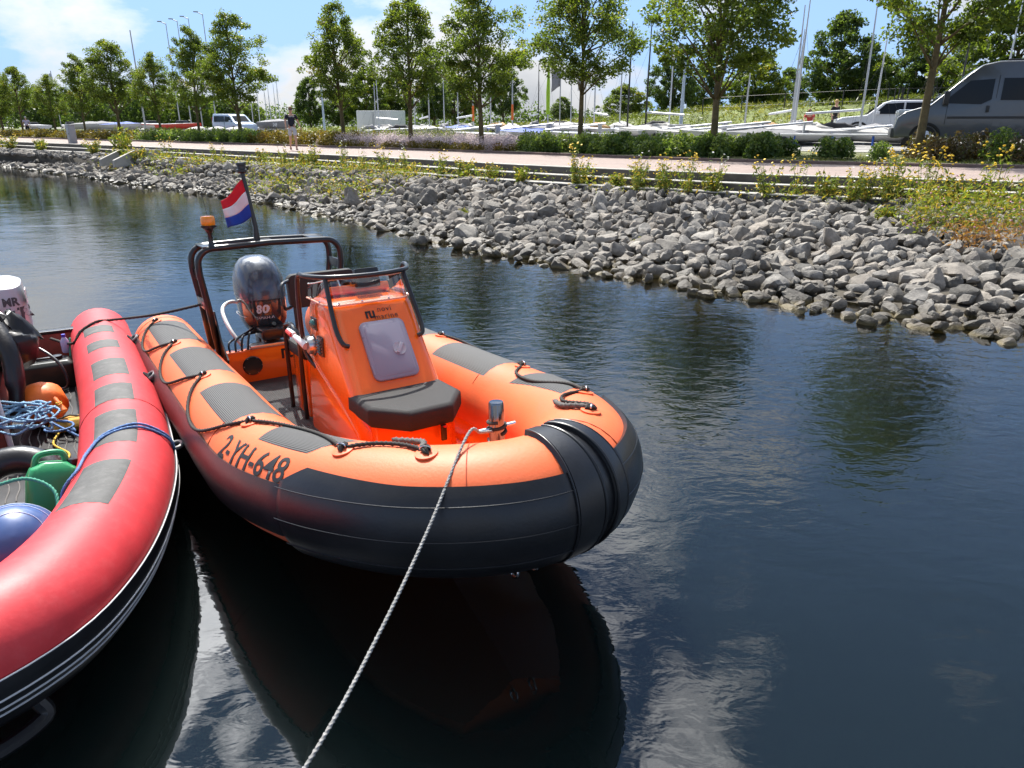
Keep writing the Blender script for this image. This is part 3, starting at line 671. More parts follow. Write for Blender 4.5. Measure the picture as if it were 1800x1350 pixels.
    for f in (.13,-.13):
        mbx = MB(); mbx.box((0,0,0),(.012,.06,.008)); r3 = Matrix((side, fdir, nrm)).transposed(); mbx.v = [tuple(r3 @ Vector(p)+hc+side*-.150+fdir*f+nrm*.016) for p in mbx.v]; mbx.build('hinge', m_hatch, ht)
    # maker's mark above the hatch
    lo = Vector((2.045,cy+.015,1.10))+nrm*.010
    lettering('console_lettering', 'novi\nmarine', .052, lo+side*.055+fdir*-.002, side, fdir, m_ink, con, spacing=1.15, align='CENTER')
    lettering('console_lettering', 'www.novi-marine.com', .017, lo+fdir*-.052+side*.02, side, fdir, m_ink, con, spacing=1.2)
    lg = MB()
    for a, b, w_, h_ in ((-.095,0,.012,.05),(-.07,0,.012,.05),(-.045,0,.012,.05),(-.0825,.019,.03,.012),(-.0575,-.019,.03,.012)):
        q = lo+side*(a+.02)+fdir*(b-.004); r3 = Matrix((side, fdir, nrm)).transposed(); t_ = MB(); t_.box((0,0,0),(w_,h_,.003)); lg.add([r3 @ Vector(p)+q for p in t_.v], t_.f)
    lg.build('logo', m_ink, con)
    # windscreen: curved acrylic with a frame of screws
    m_acr = bpy.data.materials.new('clear acrylic'); m_acr.use_nodes = True; nt = m_acr.node_tree; N = nt.nodes; N.clear(); o_ = N.new('ShaderNodeOutputMaterial'); tr = N.new('ShaderNodeBsdfTransparent'); tr.inputs[0].default_value = (.86,.88,.88,1); gl = N.new('ShaderNodeBsdfGlossy'); gl.inputs['Roughness'].default_value = .03
    lw = N.new('ShaderNodeLayerWeight'); lw.inputs[0].default_value = .35; mp = N.new('ShaderNodeMath'); mp.operation = 'MULTIPLY_ADD'; mp.inputs[1].default_value = .8; mp.inputs[2].default_value = .12; nt.links.new(lw.outputs['Fresnel'], mp.inputs[0]); mx = N.new('ShaderNodeMixShader'); nt.links.new(mp.outputs[0], mx.inputs[0]); nt.links.new(tr.outputs[0], mx.inputs[1]); nt.links.new(gl.outputs[0], mx.inputs[2]); nt.links.new(mx.outputs[0], o_.inputs[0])
    ws = []
    prm = rrect(1.80, cy, .205, .292, .10, 0, 8); prm = [p for p in prm]            # plan outline of the console top
    prm = sorted([p for p in prm if p.x > 1.66], key=lambda p: math.atan2(p.y-cy, p.x-1.66)); prm = [Vector((1.60,cy-.292,0))]+prm+[Vector((1.60,cy+.292,0))]
    prm = resample(catmull(prm, 4), .03)
    def wpt(p, z, out=0):
        c0 = Vector((1.72,cy,0)); d_ = (p-c0).normalized(); rake = max(0,d_.x)*.50*(z-1.18); q = p+d_*out; return Vector((q.x-rake, q.y-(q.y-cy)*.06*(z-1.18)/.16, z))
    for p in prm:
        f_ = max(0,min(1,(p.x-1.60)/.40)); ws.append([wpt(p,1.172),wpt(p,1.23),wpt(p,1.28),wpt(p,1.27+.065*f_)])
    scr = MB().grid(ws).build('windscreen', m_acr, con, True, sharp=180)
    MB().sweep([r_[-1] for r_ in ws], .0045, 6).build('screen_edge', M('polished acrylic edge',(.62,.66,.68),.2), scr)
    MB().sweep([wpt(p,1.178,.006) for p in prm], .007, 6).build('screen_trim', M('pale trim',(.78,.42,.30),.4), scr)
    for k in range(3, len(prm)-2, 6): MB().lathe([(.008,0),(.008,.004),(.001,.006)], wpt(prm[k],1.188,.008), 8, ((prm[k]-Vector((1.72,cy,0))).normalized())).build('screw', m_steel, scr)
    # grab rails round the screen
    zt = 1.345
    MB().sweep(catmull([(1.66,cy-.30,.70),(1.60,cy-.345,.80),(1.60,cy-.36,1.0),(1.62,cy-.36,1.26),(1.66,cy-.355,zt),(1.78,cy-.345,zt+.005),(1.95,cy-.25,zt+.008),(2.03,cy,zt+.01),(1.97,cy+.25,zt+.01),(1.84,cy+.345,zt+.01),(1.74,cy+.36,zt+.01),(1.70,cy+.36,1.26),(1.70,cy+.36,1.0),(1.74,cy+.345,.82),(1.80,cy+.30,.74)], 8), .0165, 10).build('grab_rail', m_blk, con)
    for sy in (-1,1):
        MB().sweep(catmull([(1.93,cy+sy*.27,zt),(2.04,cy+sy*.285,1.15),(2.12,cy+sy*.29,1.03),(2.17,cy+sy*.275,.965),(2.17,cy+sy*.24,.945)], 8), .0155, 10).build('rail_leg', m_blk, con)
    # side fittings on the starboard flank: navigation light, throttle, vent
    ys = cy-.30
    nv = MB().sphere((1.72,ys-.012,1.02), .042, 14, 8, (1.1,.55,.8)).build('navigation_light', M('green lens',(.02,.12,.10),.15,coat=.5), con)
    MB().box((1.72,ys-.003,1.02),(.11,.016,.085)).build('light_base', m_blk, nv, True, bevel=.006)
    vt = MB().box((1.83,ys-.010,.885),(.10,.02,.135)).build('vent', m_blk, con, True, bevel=.012)
    for k in range(5): MB().box((1.83,ys-.024,.845+k*.02),(.075,.014,.007), Matrix.Rotation(R(30),3,'X')).build('louvre', m_blk, vt)
    th = MB().lathe([(.001,0),(.062,0),(.062,.03),(.052,.05),(.001,.052)], (1.66,ys,.86), 24, (0,-1,0)).build('throttle', m_chrome_o, con)
    MB().lathe([(.001,0),(.075,0),(.075,.012),(.001,.013)], (1.66,ys+.003,.86), 24, (0,-1,0)).build('throttle_base', m_blk, th)
    lv = MB().sweep([(1.66,ys-.055,.86),(1.60,ys-.075,.885),(1.50,ys-.085,.90),(1.43,ys-.085,.905)], [.03,.024,.017,.014], 10).build('lever', m_white, th)
    MB().sweep([(1.49,ys-.099,.91),(1.37,ys-.097,.915)], [.017,.015], 8).build('lever_grip', m_red, th)
    MB().sweep([(1.50,ys-.085,.915),(1.36,ys-.085,.922)], [.016,.014], 8).build('lever_cap', m_white, th)
    # seat in front of the console
    def seatring(z, g=0): return [Vector((x,cy+y,z)) for x,y in ((2.27,-.285-g),(2.60,-.285-g),(2.79+g,-.14),(2.79+g,.14),(2.60,.285+g),(2.27,.285+g))]
    sb = MB().loft([seatring(.20,-.02),seatring(.34,-.02),seatring(.55,-.03)]).build('seat_base', m_gel, con, True, bevel=.02, seg=3)
    cu = MB().loft([seatring(.545,.015),seatring(.575,.03),seatring(.655,.028),seatring(.675,.0)]).build('seat_cushion', m_matt, con, True, bevel=.018, seg=3)
    MB().box((2.815,cy+.07,.50),(.02,.035,.10)).build('seat_latch', m_blk, sb, True, bevel=.006); MB().lathe([(.008,0),(.008,.03),(.001,.03)], (2.82,cy+.07,.54), 8, (1,0,.3)).build('latch_pin', m_red, sb)
    # helm seat: box with black tube frame and backrest ----------------
    hs = MB().loft([rrect(1.13,cy,.17,.27,.03,.20),rrect(1.13,cy,.17,.27,.03,.66)]).build('helm_seat', m_gel, root, True, sharp=40)
    MB().loft([rrect(1.13,cy,.19,.29,.06,.665),rrect(1.13,cy,.20,.30,.07,.70),rrect(1.13,cy,.19,.29,.06,.76)]).build('seat_cushion', m_matt, hs, True, bevel=.015)
    for sy in (-1,1):
        MB().sweep(catmull([(1.30,cy+sy*.305,.21),(1.31,cy+sy*.305,.60),(1.31,cy+sy*.305,.84),(1.22,cy+sy*.305,.90),(1.08,cy+sy*.305,.90),(.98,cy+sy*.305,.80),(.96,cy+sy*.305,.21)], 6), .017, 8).build('seat_frame', m_blk, hs)
        MB().sweep(catmull([(1.06,cy+sy*.26,1.02),(1.14,cy+sy*.33,1.03),(1.16,cy+sy*.34,1.12),(1.12,cy+sy*.33,1.20),(1.05,cy+sy*.26,1.215)], 6), .013, 8).build('back_rail', m_blk, hs)
        MB().sweep([(1.03,cy+sy*.22,.72),(1.02,cy+sy*.22,1.05)], .016, 8).build('back_post', m_blk, hs)
    MB().loft([[Vector((1.03+.035*sx+(z_-1.1)*-.1, cy+y_, z_)) for (y_, z_) in [(p.x, p.y+1.13) for p in rrect(0,0,.265,.125,.05,0,4)]] for sx in (-1,1)]).build('backrest', m_matt, hs, True, bevel=.014)
    # samson post on the bow with a cross bar
    sp = MB().lathe([(.036,.2),(.036,.99),(.032,1.0),(.001,1.001)], (3.76,.0,0), 20).build('samson_post', M('dark polished steel',(.20,.20,.21),.12,metal=1), root)
    MB().sweep([(3.76,-.10,.875),(3.76,.10,.875)], .009, 8).build('cross_bar', m_steel, sp)
    MB().sweep([(3.76+.042*math.cos(k*.45),.042*math.sin(k*.45),.850+.0022*k) for k in range(28)], .0075, 7).build('rope_turns', m_rope, sp)
    # inner side drain fitting
    MB().box((2.95,.44,.42),(.10,.03,.035), Matrix.Rotation(R(-25),3,'Z')).build('side_fitting', m_blk, root, True, bevel=.008)
    # A-frame ----------------------------------------------------------
    af = None
    def hoop(x0, xt, w0, wt, zt_, r_=.026):
        pts = [(x0,-w0,.50),((x0+xt)/2,-(w0*.45+wt*.55),.95),(xt,-wt,zt_-.20)]
        for k in range(7): a = R(90*k/6); pts.append((xt,-wt+.12*(1-math.cos(a)),zt_-.12+.12*math.sin(a)))
        pts += [(xt,0,zt_+.012)]; pts = pts+[(x,-y,z) for x,y,z in pts[-2::-1]]; return MB().sweep([Vector(p) for p in pts], r_, 10)
    af = hoop(.16,.20,.52,.59,1.40).build('a_frame', m_blk, root, True, sharp=180)
    hoop(-.14,-.10,.52,.59,1.40).build('rear_hoop', m_blk, af, True, sharp=180)
    for y in (-.48,.0,.42): MB().box((.05,y,1.415),(.32,.12,.012)).build('cross_plate', m_blk, af, True, bevel=.004)
    for sy in (-1,1):
        for z, in ((1.18,),(.95,)): MB().box((.03,sy*.58,z),(.30,.012,.08)).build('side_plate', m_blk, af, True, bevel=.003)
        MB().prism([(.02,sy*.505,.88),(.14,sy*.505,.88),(.26,sy*.505,.66),(.44,sy*.505,.53),(.42,sy*.505,.495),(-.02,sy*.505,.495)], 0, (0,sy*.012,0)).build('gusset', m_blk, af, True)
    bc = MB().lathe([(.03,1.41),(.02,1.44),(.018,1.52),(.035,1.555),(.06,1.57),(.062,1.585),(.001,1.586)], (.20,-.47,0), 20).build('beacon_stand', m_blk, af)
    MB().lathe([(.052,1.555),(.055,1.565),(.054,1.61),(.046,1.626),(.001,1.63)], (.20,-.47,.03), 24).build('beacon_lens', M('amber lens',(.85,.30,.01),.12,coat=.6,var=.1,vscale=40), af)
    mst = MB().sweep([(.12,-.09,1.40),(.13,-.09,1.54),(.10,-.135,1.99)], [.03,.019,.016], 10).build('light_mast', m_blk, af)
    MB().lathe([(.03,0),(.042,.012),(.042,.03),(.034,.034),(.034,.06),(.040,.063),(.040,.082),(.001,.086)], (.10,-.136,1.97), 16).build('stern_light', m_blk, mst)
    MB().sweep([(.20,-.45,1.42),(.19,-.47,1.7),(.15,-.5,2.0)], [.003,.002,.0015], 5).build('aerial', m_blk, af)
    # white cable loop over the transom
    MB().sweep(catmull([(.0,-.30,.53),(-.10,-.36,.66),(-.32,-.36,.80),(-.45,-.25,.84),(-.42,-.12,.80)], 8), .016, 8).build('cable_loom', m_white, root)
    for k in range(4): MB().sweep(catmull([(.06,-.42+.05*k,.50),(.0,-.40+.06*k,.57+.02*k),(-.12,-.25+.05*k,.60),(-.25,-.10+.03*k,.62)], 6), .010, 6).build('control_cable', m_blk, root)
    # outboard ---------------------------------------------------------
    m_cowl = M('metallic slate paint', (.075,.088,.11), .26, metal=.25, coat=.6)
    m_low = M('bronze lower cowl paint', (.085,.088,.095), .14, metal=.6, coat=1.0)
    ob = MB().loft([rrect(-.30,0,.10,.09,.05,.20),rrect(-.30,0,.11,.10,.05,.60)]).build('outboard', m_blk, root, True, sharp=50)
    def ering(cx, hx, hy, z, e=2.6, n=36, lean=0):
        return [Vector((cx+hx*math.copysign(abs(math.cos(a))**(2/e),math.cos(a)), hy*math.copysign(abs(math.sin(a))**(2/e),math.sin(a)), z+lean*math.cos(a))) for a in [2*math.pi*k/n for k in range(n)]]
    MB().loft([ering(-.36,.16,.12,.545),ering(-.37,.22,.165,.60),ering(-.38,.265,.195,.68,lean=-.005),ering(-.385,.285,.205,.80,lean=-.01),ering(-.39,.285,.205,.90,lean=-.015)]).build('lower_cowl', m_low, ob, True, sharp=50)
    cw = MB().loft([ering(-.39,.290,.210,.895,lean=-.02),ering(-.395,.292,.211,.96,lean=-.02),ering(-.405,.278,.205,1.04,lean=-.012),ering(-.42,.25,.19,1.11,e=2.4),ering(-.435,.215,.165,1.17,e=2.3),ering(-.445,.16,.125,1.215,e=2.2),ering(-.45,.09,.07,1.238,e=2),ering(-.45,.02,.015,1.243,e=2)]).build('top_cowl', m_cowl, ob, True, sharp=60)
    MB().sweep([(-.39+.294*math.cos(k*math.pi/20),.213*math.copysign(abs(math.sin(k*math.pi/20))**.8,math.sin(k*math.pi/20)),.897-.02*math.cos(k*math.pi/20)) for k in range(40)], .006, 6, closed=True).build('cowl_seam', m_blk, ob)
    MB().box((-.05,0,.60),(.20,.26,.10)).build('clamp_bracket', m_blk, ob, True, bevel=.02)
    for sy in (-.1,.1): MB().box((-.03,sy,.45),(.10,.03,.34)).build('clamp', m_blk, ob, True, bevel=.01)
    MB().sweep([(-.04,-.05,.64),(-.05,-.07,.52)], .03, 8).build('tilt_ram', m_blk, ob); MB().sweep([(-.1,.0,.6),(-.02,.0,.68)], .02, 8).build('shift_link', m_blk, ob)
    MB().loft([rrect(-.36,0,.13,.05,.04,-.45),rrect(-.33,0,.12,.06,.05,.20)]).build('midsection', m_low, ob, True)
    # '80' and maker's name on the starboard front of the lower cowl
    def cowl_text(body_, size, a_c, z_c, name, mat, **kw):
        me = text_mesh(body_, size, **kw)
        for v in me.vertices:
            a = R(a_c)+v.co.x/.24; z = z_c+v.co.y; e = 2.6
            hx, hy = .2885, .2085; cx = -.387
            v.co = Vector((cx+hx*math.copysign(abs(math.cos(a))**(2/e),math.cos(a)), hy*math.copysign(abs(math.sin(a))**(2/e),math.sin(a)), z-.012*math.cos(a)))
        me.materials.clear(); me.materials.append(mat); lk(bpy.data.objects.new(name, me), ob)
    m_silver = M('silver decal', (.62,.60,.60), .4)
    cowl_text('80', .10, -14, .81, 'power_lettering', m_silver, spacing=1.15, offset=.004, shear=.12)
    cowl_text('YAMAHA', .034, -12, .735, 'maker_lettering', m_silver, spacing=1.1)
    MB().sweep([Vector((-.387+.290*math.copysign(abs(math.cos(a))**(2/2.6),math.cos(a)), .2095*math.copysign(abs(math.sin(a))**(2/2.6),math.sin(a)), .725+.0*a)) for a in [R(-60-3*k) for k in range(22)]], .003, 5).build('pin_stripe', m_silver, ob)
    return root, tb
ORIB, OTUBE = orange_rib()
bpy.context.view_layer.update()
def ow(p): return ORIB.matrix_world @ Vector(p)

# flag on the light mast
def flag():
    a = ow((.105,-.135,1.93)); b = ow((.125,-.105,1.60)); n = 14
    root = thing('national_flag', 'red white and blue striped flag flying from the orange boat mast', 'flag', tuple(b))
    down = (b-a).normalized(); h = (b-a).length*.92; fly = Vector((-.92,-.1,-.55)).normalized(); cr = Vector((.25,-.9,.1)).normalized()
    for k, (nm, c) in enumerate((('red_stripe',(.62,.015,.03)),('white_stripe',(.78,.78,.80)),('blue_stripe',(.015,.06,.38)))):
        P = []
        for i in range(19):
            u = i/18; row = []
            for j in range(7):
                v = (k+j/6)/3; w = .5+.5*u
                p = a+down*(h*v*(1-.10*u))+fly*(.235*u)+cr*(.032*math.sin(u*7.5+v*2.2)*w)+down*(.05*math.sin(u*3+v*1.5)*u+.05*u*u); row.append(p-b)
            P.append(row)
        m = M('flag '+nm, c, .8, bump=.1, bscale=200); mb = MB().grid(P); o = mb.build(nm, m, root, True, sharp=180)
        sd = o.modifiers.new('cloth', 'SOLIDIFY'); sd.thickness = .002
flag()
# mooring line from the post to the pontoon, and the dark line to the neighbour
def lines():
    p0 = ow((3.775,-.03,.865)); p1 = ow((3.955,-.265,.957))
    P = [p0, p0.lerp(p1,.5)+Vector((0,0,.004)), p1, p1.lerp(Vector((-.57,1.53,.68)),.33)+Vector((0,0,-.055)), p1.lerp(Vector((-.57,1.53,.68)),.66)+Vector((0,0,-.06)), Vector((-.57,1.53,.68)), Vector((-.80,.95,.60)), Vector((-.92,.65,.58))]
    o = rope_obj('mooring_rope', P, .0068, m_ropeg, None, pitch=.055); tag(o, 'grey twisted mooring rope running from the bow post towards the viewer', 'rope')
lines()
# ------------------------------------------------------------------ the red inflatable alongside
m_rtube = M('faded red tube fabric', (.60,.040,.048), .5, var=.12, vscale=6, bump=.06, bscale=70, spec=.45, dirt=((.62,.12,.12), 14, .3))
m_rhull = M('red painted hull', (.32,.03,.025), .45, var=.2, vscale=4)
m_dusty = M('dusty grey patch', (.075,.075,.073), .7, var=.3, vscale=9, bump=.15, bscale=120, dirt=((.17,.165,.155), 14, .5))
m_line = M('pale pin line', (.62,.62,.62), .5)
m_brown = M('worn red brown paint', (.26,.075,.05), .7, var=.3, vscale=6)
m_bluer = M('blue rope', (.10,.20,.42), .75, var=.35, vscale=40)
m_yel = M('yellow rope', (.62,.42,.05), .75)
m_grn = M('green rope', (.05,.28,.19), .75)
RB = Vector((-3.3,4.4,0))
def red_boat():
    root = thing('inflatable_boat', 'faded red inflatable boat with grey pads moored left of the orange boat', 'boat', tuple(RB))
    P = [(-4.10,6.98,.38),(-3.85,6.56,.39),(-3.38,5.8,.40),(-2.85,4.93,.41),(-2.43,4.17,.42),(-2.19,3.69,.43),(-2.0,3.14,.45),(-1.91,2.68,.47),(-1.93,2.32,.49),(-2.12,2.03,.51),(-2.5,2.0,.51),(-2.85,2.3,.49),(-3.2,2.85,.45),(-3.65,3.6,.43),(-4.3,4.7,.41),(-5.2,6.2,.39)]
    P = [Vector(p)-RB for p in P[::-1]]; tb = Tube(P, .262, 12); LN = tb.LEN
    Q = lambda s_: LN-s_
    body = tb.body((.2,.2)).build('tube', m_rtube, root, True, sharp=180)
    for s_ in (3.02,): MB().sweep([tb.T(Q(s_), th, .0005) for th in range(-40,160,6)], .002, 6).build('seam', m_rhull, body)
    mb = tb.band(Q(5.9), Q(.3), -48, 7, .012, 110, 10); st = mb.build('rubbing_strake', m_rub, root, True, sharp=60)
    for th, r_ in ((-9,.004),(-17,.004),(-24,.004)): MB().sweep([tb.T(Q(5.9-k*.055), th, .013) for k in range(75)], r_, 6).build('pin_line', m_line, st)
    MB().sweep([tb.T(Q(5.9-k*.07), 7.5, .010) for k in range(78)], .0035, 6).build('pin_line', m_line, st)
    for a, b, cut in ((.80,1.06,0),(1.36,1.62,0),(1.98,2.42,0),(2.66,3.02,0),(3.24,3.80,0),(4.08,4.58,1)):
        tb.pad('wear_pad', [(Q(a),69),(Q(b+.02),69),(Q(b+.02*cut),122),(Q(a-.02),122)], m_dusty, root)
    # fairleads on the outer side with their base plates
    for s_, th in ((3.45,8),(2.26,34),(1.03,34)):
        c = tb.T(Q(s_), th, .0); d, o, u = tb.fr(Q(s_)); n = (c-Vector(tb.c(Q(s_)))).normalized(); sd = n.cross(d)
        bs = MB().lathe([(.055,-.004),(.055,.006),(.03,.014),(.001,.015)], c, 16, n).build('fairlead_base', m_rub, root)
        MB().sweep(catmull([c-d*.05+n*.004,c-d*.045+n*.04,c+n*.058,c+d*.045+n*.04,c+d*.05+n*.004], 5), .014, 8).build('fairlead', M('grey fairlead plastic',(.16,.16,.165),.4), bs)
    # carrying handle under the bow
    c = [tb.T(Q(5.28), -52, .0), tb.T(Q(5.28), -56, .07), tb.T(Q(5.42), -60, .09), tb.T(Q(5.56), -56, .07), tb.T(Q(5.56), -52, .0)]
    MB().sweep(catmull(c, 6), .030, 8).build('carrying_handle', m_rub, root)
    # hull and floor
    ax = [Vector((-4.62,6.45,0)),Vector((-3.9,5.25,0)),Vector((-3.3,4.3,0)),Vector((-2.85,3.55,0)),Vector((-2.55,3.0,0)),Vector((-2.35,2.5,0)),Vector((-2.28,2.25,0))]; ws = [.60,.60,.58,.54,.44,.28,.12]; rings = []; fl = []
    for k, (c_, w) in enumerate(zip(ax, ws)):
        d = (ax[min(k+1,6)]-ax[max(k-1,0)]).normalized(); n = Vector((-d.y,d.x,0)); up = .03*k; c_ = c_-RB
        rings.append([c_-n*(w+.2)+Vector((0,0,.36+up*.5)),c_-n*w+Vector((0,0,.06+up)),c_+Vector((0,0,-.22+up*1.6)),c_+n*w+Vector((0,0,.06+up)),c_+n*(w+.2)+Vector((0,0,.36+up*.5))])
        fl.append([c_-n*w*.99+Vector((0,0,.40)),c_-n*w*.96+Vector((0,0,.17+up*.2)),c_+n*w*.96+Vector((0,0,.17+up*.2)),c_+n*w*.99+Vector((0,0,.40))])
    MB().grid(rings).build('hull', m_rhull, root, True, sharp=30); MB().grid(fl).build('liner', m_brown, root, True, sharp=30)
    # rubber grid mat with wavy bars
    d = (ax[3]-ax[0]).normalized(); n = Vector((-d.y,d.x,0)); o0 = Vector((-4.3,6.0,.185))-RB
    mat_ = MB().prism([o0+n*.48, o0+d*2.6+n*.46, o0+d*2.6+n*-.3, o0+n*-.3], 0, (0,0,.006)).build('floor_mat', m_rub, root, False)
    for k in range(13): MB().sweep([o0+n*(.46-k*.055+.008*math.sin(j*1.1))+d*(.12+j*.06)+Vector((0,0,.010)) for j in range(40)], .004, 4).build('mat_bar', M('grey mat',(.17,.165,.16),.8), mat_)
    # transom, seat box with its frame
    t0 = Vector((-4.60,6.38,0))-RB; rz = math.atan2(n.y,n.x); Rz = Matrix.Rotation(rz,3,'Z')
    MB().box(t0+Vector((0,0,.34)),(1.2,.08,.34), Rz).build('transom', m_brown, root, True, bevel=.01); MB().box(t0+Vector((0,0,.525)),(1.22,.10,.03), Rz).build('transom_cap', m_blk, root, True, bevel=.006)
    sbp = Vector((-3.93,4.86,0))-RB
    bx_ = MB().box(sbp+Vector((0,0,.36)),(.46,.95,.40), Rz).build('seat_box', m_brown, root, True, bevel=.012)
    MB().box(sbp+Vector((0,0,.575)),(.48,.97,.035), Rz).build('seat_top', M('dark seat pad',(.03,.03,.032),.7,bump=.2,bscale=60), bx_, True, bevel=.012)
    MB().sweep([sbp+n*.26+d*.50+Vector((0,0,.18)), sbp+n*.22+d*.36+Vector((0,0,.78))], .018, 8).build('frame_bar', m_line, bx_)
    MB().sweep([sbp+n*.27+d*-.42+Vector((0,0,.18)), sbp+n*.24+d*-.42+Vector((0,0,.95)), sbp-n*.2+d*-.42+Vector((0,0,.98))], .018, 8).build('frame_bar', m_brown, bx_)
    # old silver outboard
    eb = Vector((-4.62,6.42,-.12))-RB; fwd = d; m_sil = M('silver outboard paint', (.46,.46,.48), .32, metal=.25, var=.05)
    def er(cx, hx, hy, z, tilt=0, e=3.4): return [eb+fwd*(cx+hx*math.copysign(abs(math.cos(a))**(2/e),math.cos(a)))+n*(hy*math.copysign(abs(math.sin(a))**(2/e),math.sin(a)))+Vector((0,0,z+tilt*math.cos(a))) for a in [2*math.pi*k/28 for k in range(28)]]
    ob = MB().loft([er(-.10,.10,.09,.15),er(-.10,.12,.10,.58)]).build('outboard', m_blk, root, True)
    MB().loft([er(-.12,.20,.16,.56),er(-.12,.25,.20,.66),er(-.12,.26,.205,.70)]).build('lower_cowl', M('charcoal cowl base',(.05,.05,.053),.4), ob, True, sharp=40)
    MB().loft([er(-.12,.262,.207,.70,-.01),er(-.12,.265,.21,.80,-.015),er(-.13,.25,.20,1.0,-.02),er(-.14,.235,.185,1.10,-.02),er(-.15,.15,.12,1.145)]).build('top_cowl', m_sil, ob, True, sharp=40)
    f0 = eb+fwd*.135+Vector((0,0,.85)); fx = Vector((n.x,n.y,0)); fz = Vector((-.05,.03,1)).normalized()
    for body_, sz, a, z in (('MR',.10,.085,.10),('LTR',.17,.10,-.02)):
        me = text_mesh(body_, sz, align='CENTER', offset=.004); k0 = [v.co.copy() for v in me.vertices]
        for v, c_ in zip(me.vertices, k0):
            y_ = a+c_.x*.9; zz = .88+z+c_.y; e = 3.4; hx = float(np.interp(zz,[.70,.80,1.0,1.10],[.262,.265,.25,.235])); hy = float(np.interp(zz,[.70,.80,1.0,1.10],[.207,.21,.20,.185])); cx = float(np.interp(zz,[.7,.8,1.,1.1],[-.12,-.12,-.13,-.14]))
            q = min(.999, abs(y_)/hy); xx = cx+hx*(1-q**e)**(1/e)+.004; v.co = eb+fwd*xx+n*y_+Vector((0,0,zz-.015))
        me.materials.clear(); me.materials.append(M('dark decal',(.06,.06,.065),.5)); lk(bpy.data.objects.new('maker_lettering', me), ob)
    side_c = eb+fwd*.02+n*.212+Vector((0,0,1.0))
    MB().box(side_c+n*-.004,(.006,.14,.13), Rz).build('number_plate', m_white, ob)
    lettering('number_lettering', '33', .12, side_c+n*.003, -fwd, (0,0,1), m_ink, ob)
    return root, tb, d, n
RRIB, RTUBE, RD, RNN = red_boat()
def red_gear():
    LN = RTUBE.LEN; Q = lambda s_: LN-s_
    def onto(pts, off): return [RTUBE.T(Q(a), b, off)+RB for a, b in pts]
    # doubled blue line tied over the tube
    for k, dz in enumerate((0,.035)):
        o = rope_obj('tie_rope', onto([(3.46+dz,2),(3.50+dz*1.3,30),(3.55+dz*1.6,70),(3.66+dz,105),(3.82+dz,124),(4.02+dz,128),(4.12,150),(4.10,185)], .011), .0075, m_bluer, None)
        tag(o, ('dark blue tie rope crossing the red tube, upper strand' if k == 0 else 'dark blue tie rope crossing the red tube, lower strand nearer the bow'), 'rope', 'blue ropes tied over the red tube')
    # black line from the orange boat's frame over the red stern
    a = ow((.0,-.57,.93)); b_ = onto([(.62,70),(.70,95),(.80,125),(.84,150)], .013); P = [a, a.lerp(b_[0],.5)+Vector((0,0,-.02))]+b_+[Vector((-4.22,6.40,.50))]
    tag(rope_obj('stern_line', P, .012, m_rope), 'black line stretched from the orange boat frame over the red stern', 'rope')
    # blue buoy
    t = thing('round_buoy', 'large blue round buoy lying in the red boat', 'buoy', (-2.50,3.16,.28))
    sp = MB().sphere((0,0,.20), .215, 32, 20).build('ball', M('blue vinyl',(.045,.10,.27),.35,var=.2,vscale=5,coat=.3), t)
    for k in range(7):
        r_ = .216*math.cos(R(-60+k*19)); h = .20+.216*math.sin(R(-60+k*19)); MB().sweep([(r_*math.cos(j*math.pi/20), r_*math.sin(j*math.pi/20), h) for j in range(40)], .0018, 5, closed=True).build('mould_line', M('pale blue line',(.45,.55,.75),.5), sp)
    t.rotation_euler = (R(35), R(35), 0)
    tag(rope_obj('green_rope', [(-2.66,3.33,.60),(-2.50,3.36,.63),(-2.36,3.34,.57),(-2.30,3.22,.47),(-2.30,3.05,.40)], .009, m_grn), 'green rope draped over the blue buoy', 'rope')
    # green jerrycan on its side
    t = thing('jerrycan', 'green plastic jerrycan lying between the buoy and red tube', 'jerrycan', (-2.62,3.66,.27), R(-20)); t.rotation_euler = (R(-14), R(12), R(35)); t.scale = (1.05,1.05,1.0)
    m_j = M('green plastic', (.03,.30,.12), .3, var=.1, vscale=5)
    ring = lambda hx, hy, z, r_: rrect(0,0,hx,hy,r_,z,4)
    MB().loft([ring(.11,.07,.0,.03),ring(.125,.085,.02,.04),ring(.125,.085,.20,.04),ring(.11,.07,.25,.04),ring(.06,.045,.285,.03)]).build('can', m_j, t, True, bevel=.008)
    MB().sweep(catmull([(-.09,0,.24),(-.07,0,.32),(.03,0,.335),(.06,0,.28)], 6), .017, 8).build('handle', m_j, t); MB().lathe([(.03,.28),(.03,.325),(.001,.33)], (.085,0,-.03), 14).build('cap', m_blk, t)
    # black fender ring
    t = thing('tyre_fender', 'black rubber tyre fender behind the green jerrycan', 'fender', (-2.93,3.84,.25)); t.rotation_euler = (R(38), R(25), 0)
    mb = MB(); mb.sweep([(.21*math.cos(k*math.pi/16), .21*math.sin(k*math.pi/16), .10) for k in range(32)], .085, 12, closed=True); mb.build('tyre', m_rub, t, True, sharp=180); MB().sweep([(.21*math.cos(k*math.pi/16)*.72,.21*math.sin(k*math.pi/16)*.72,.14) for k in range(32)], .012, 6, closed=True).build('bead', m_rub, t)
    # orange drawstring bag
    t = thing('dry_bag', 'round orange drawstring bag on the red boat floor', 'bag', (-3.55,5.12,.19)); t.scale = (.88,.88,.88); m_b = M('orange nylon',(.80,.17,.025),.5,bump=.5,bscale=14)
    rings = []
    for k in range(13):
        a = math.pi*k/12; r_ = max(.004,.19*math.sin(a)**.8); rings.append([Vector((r_*math.cos(q)*(1+.05*math.sin(5*q+k)), r_*math.sin(q)*(1+.05*math.cos(4*q+k)), .19-.185*math.cos(a))) for q in [2*math.pi*j/26 for j in range(26)]])
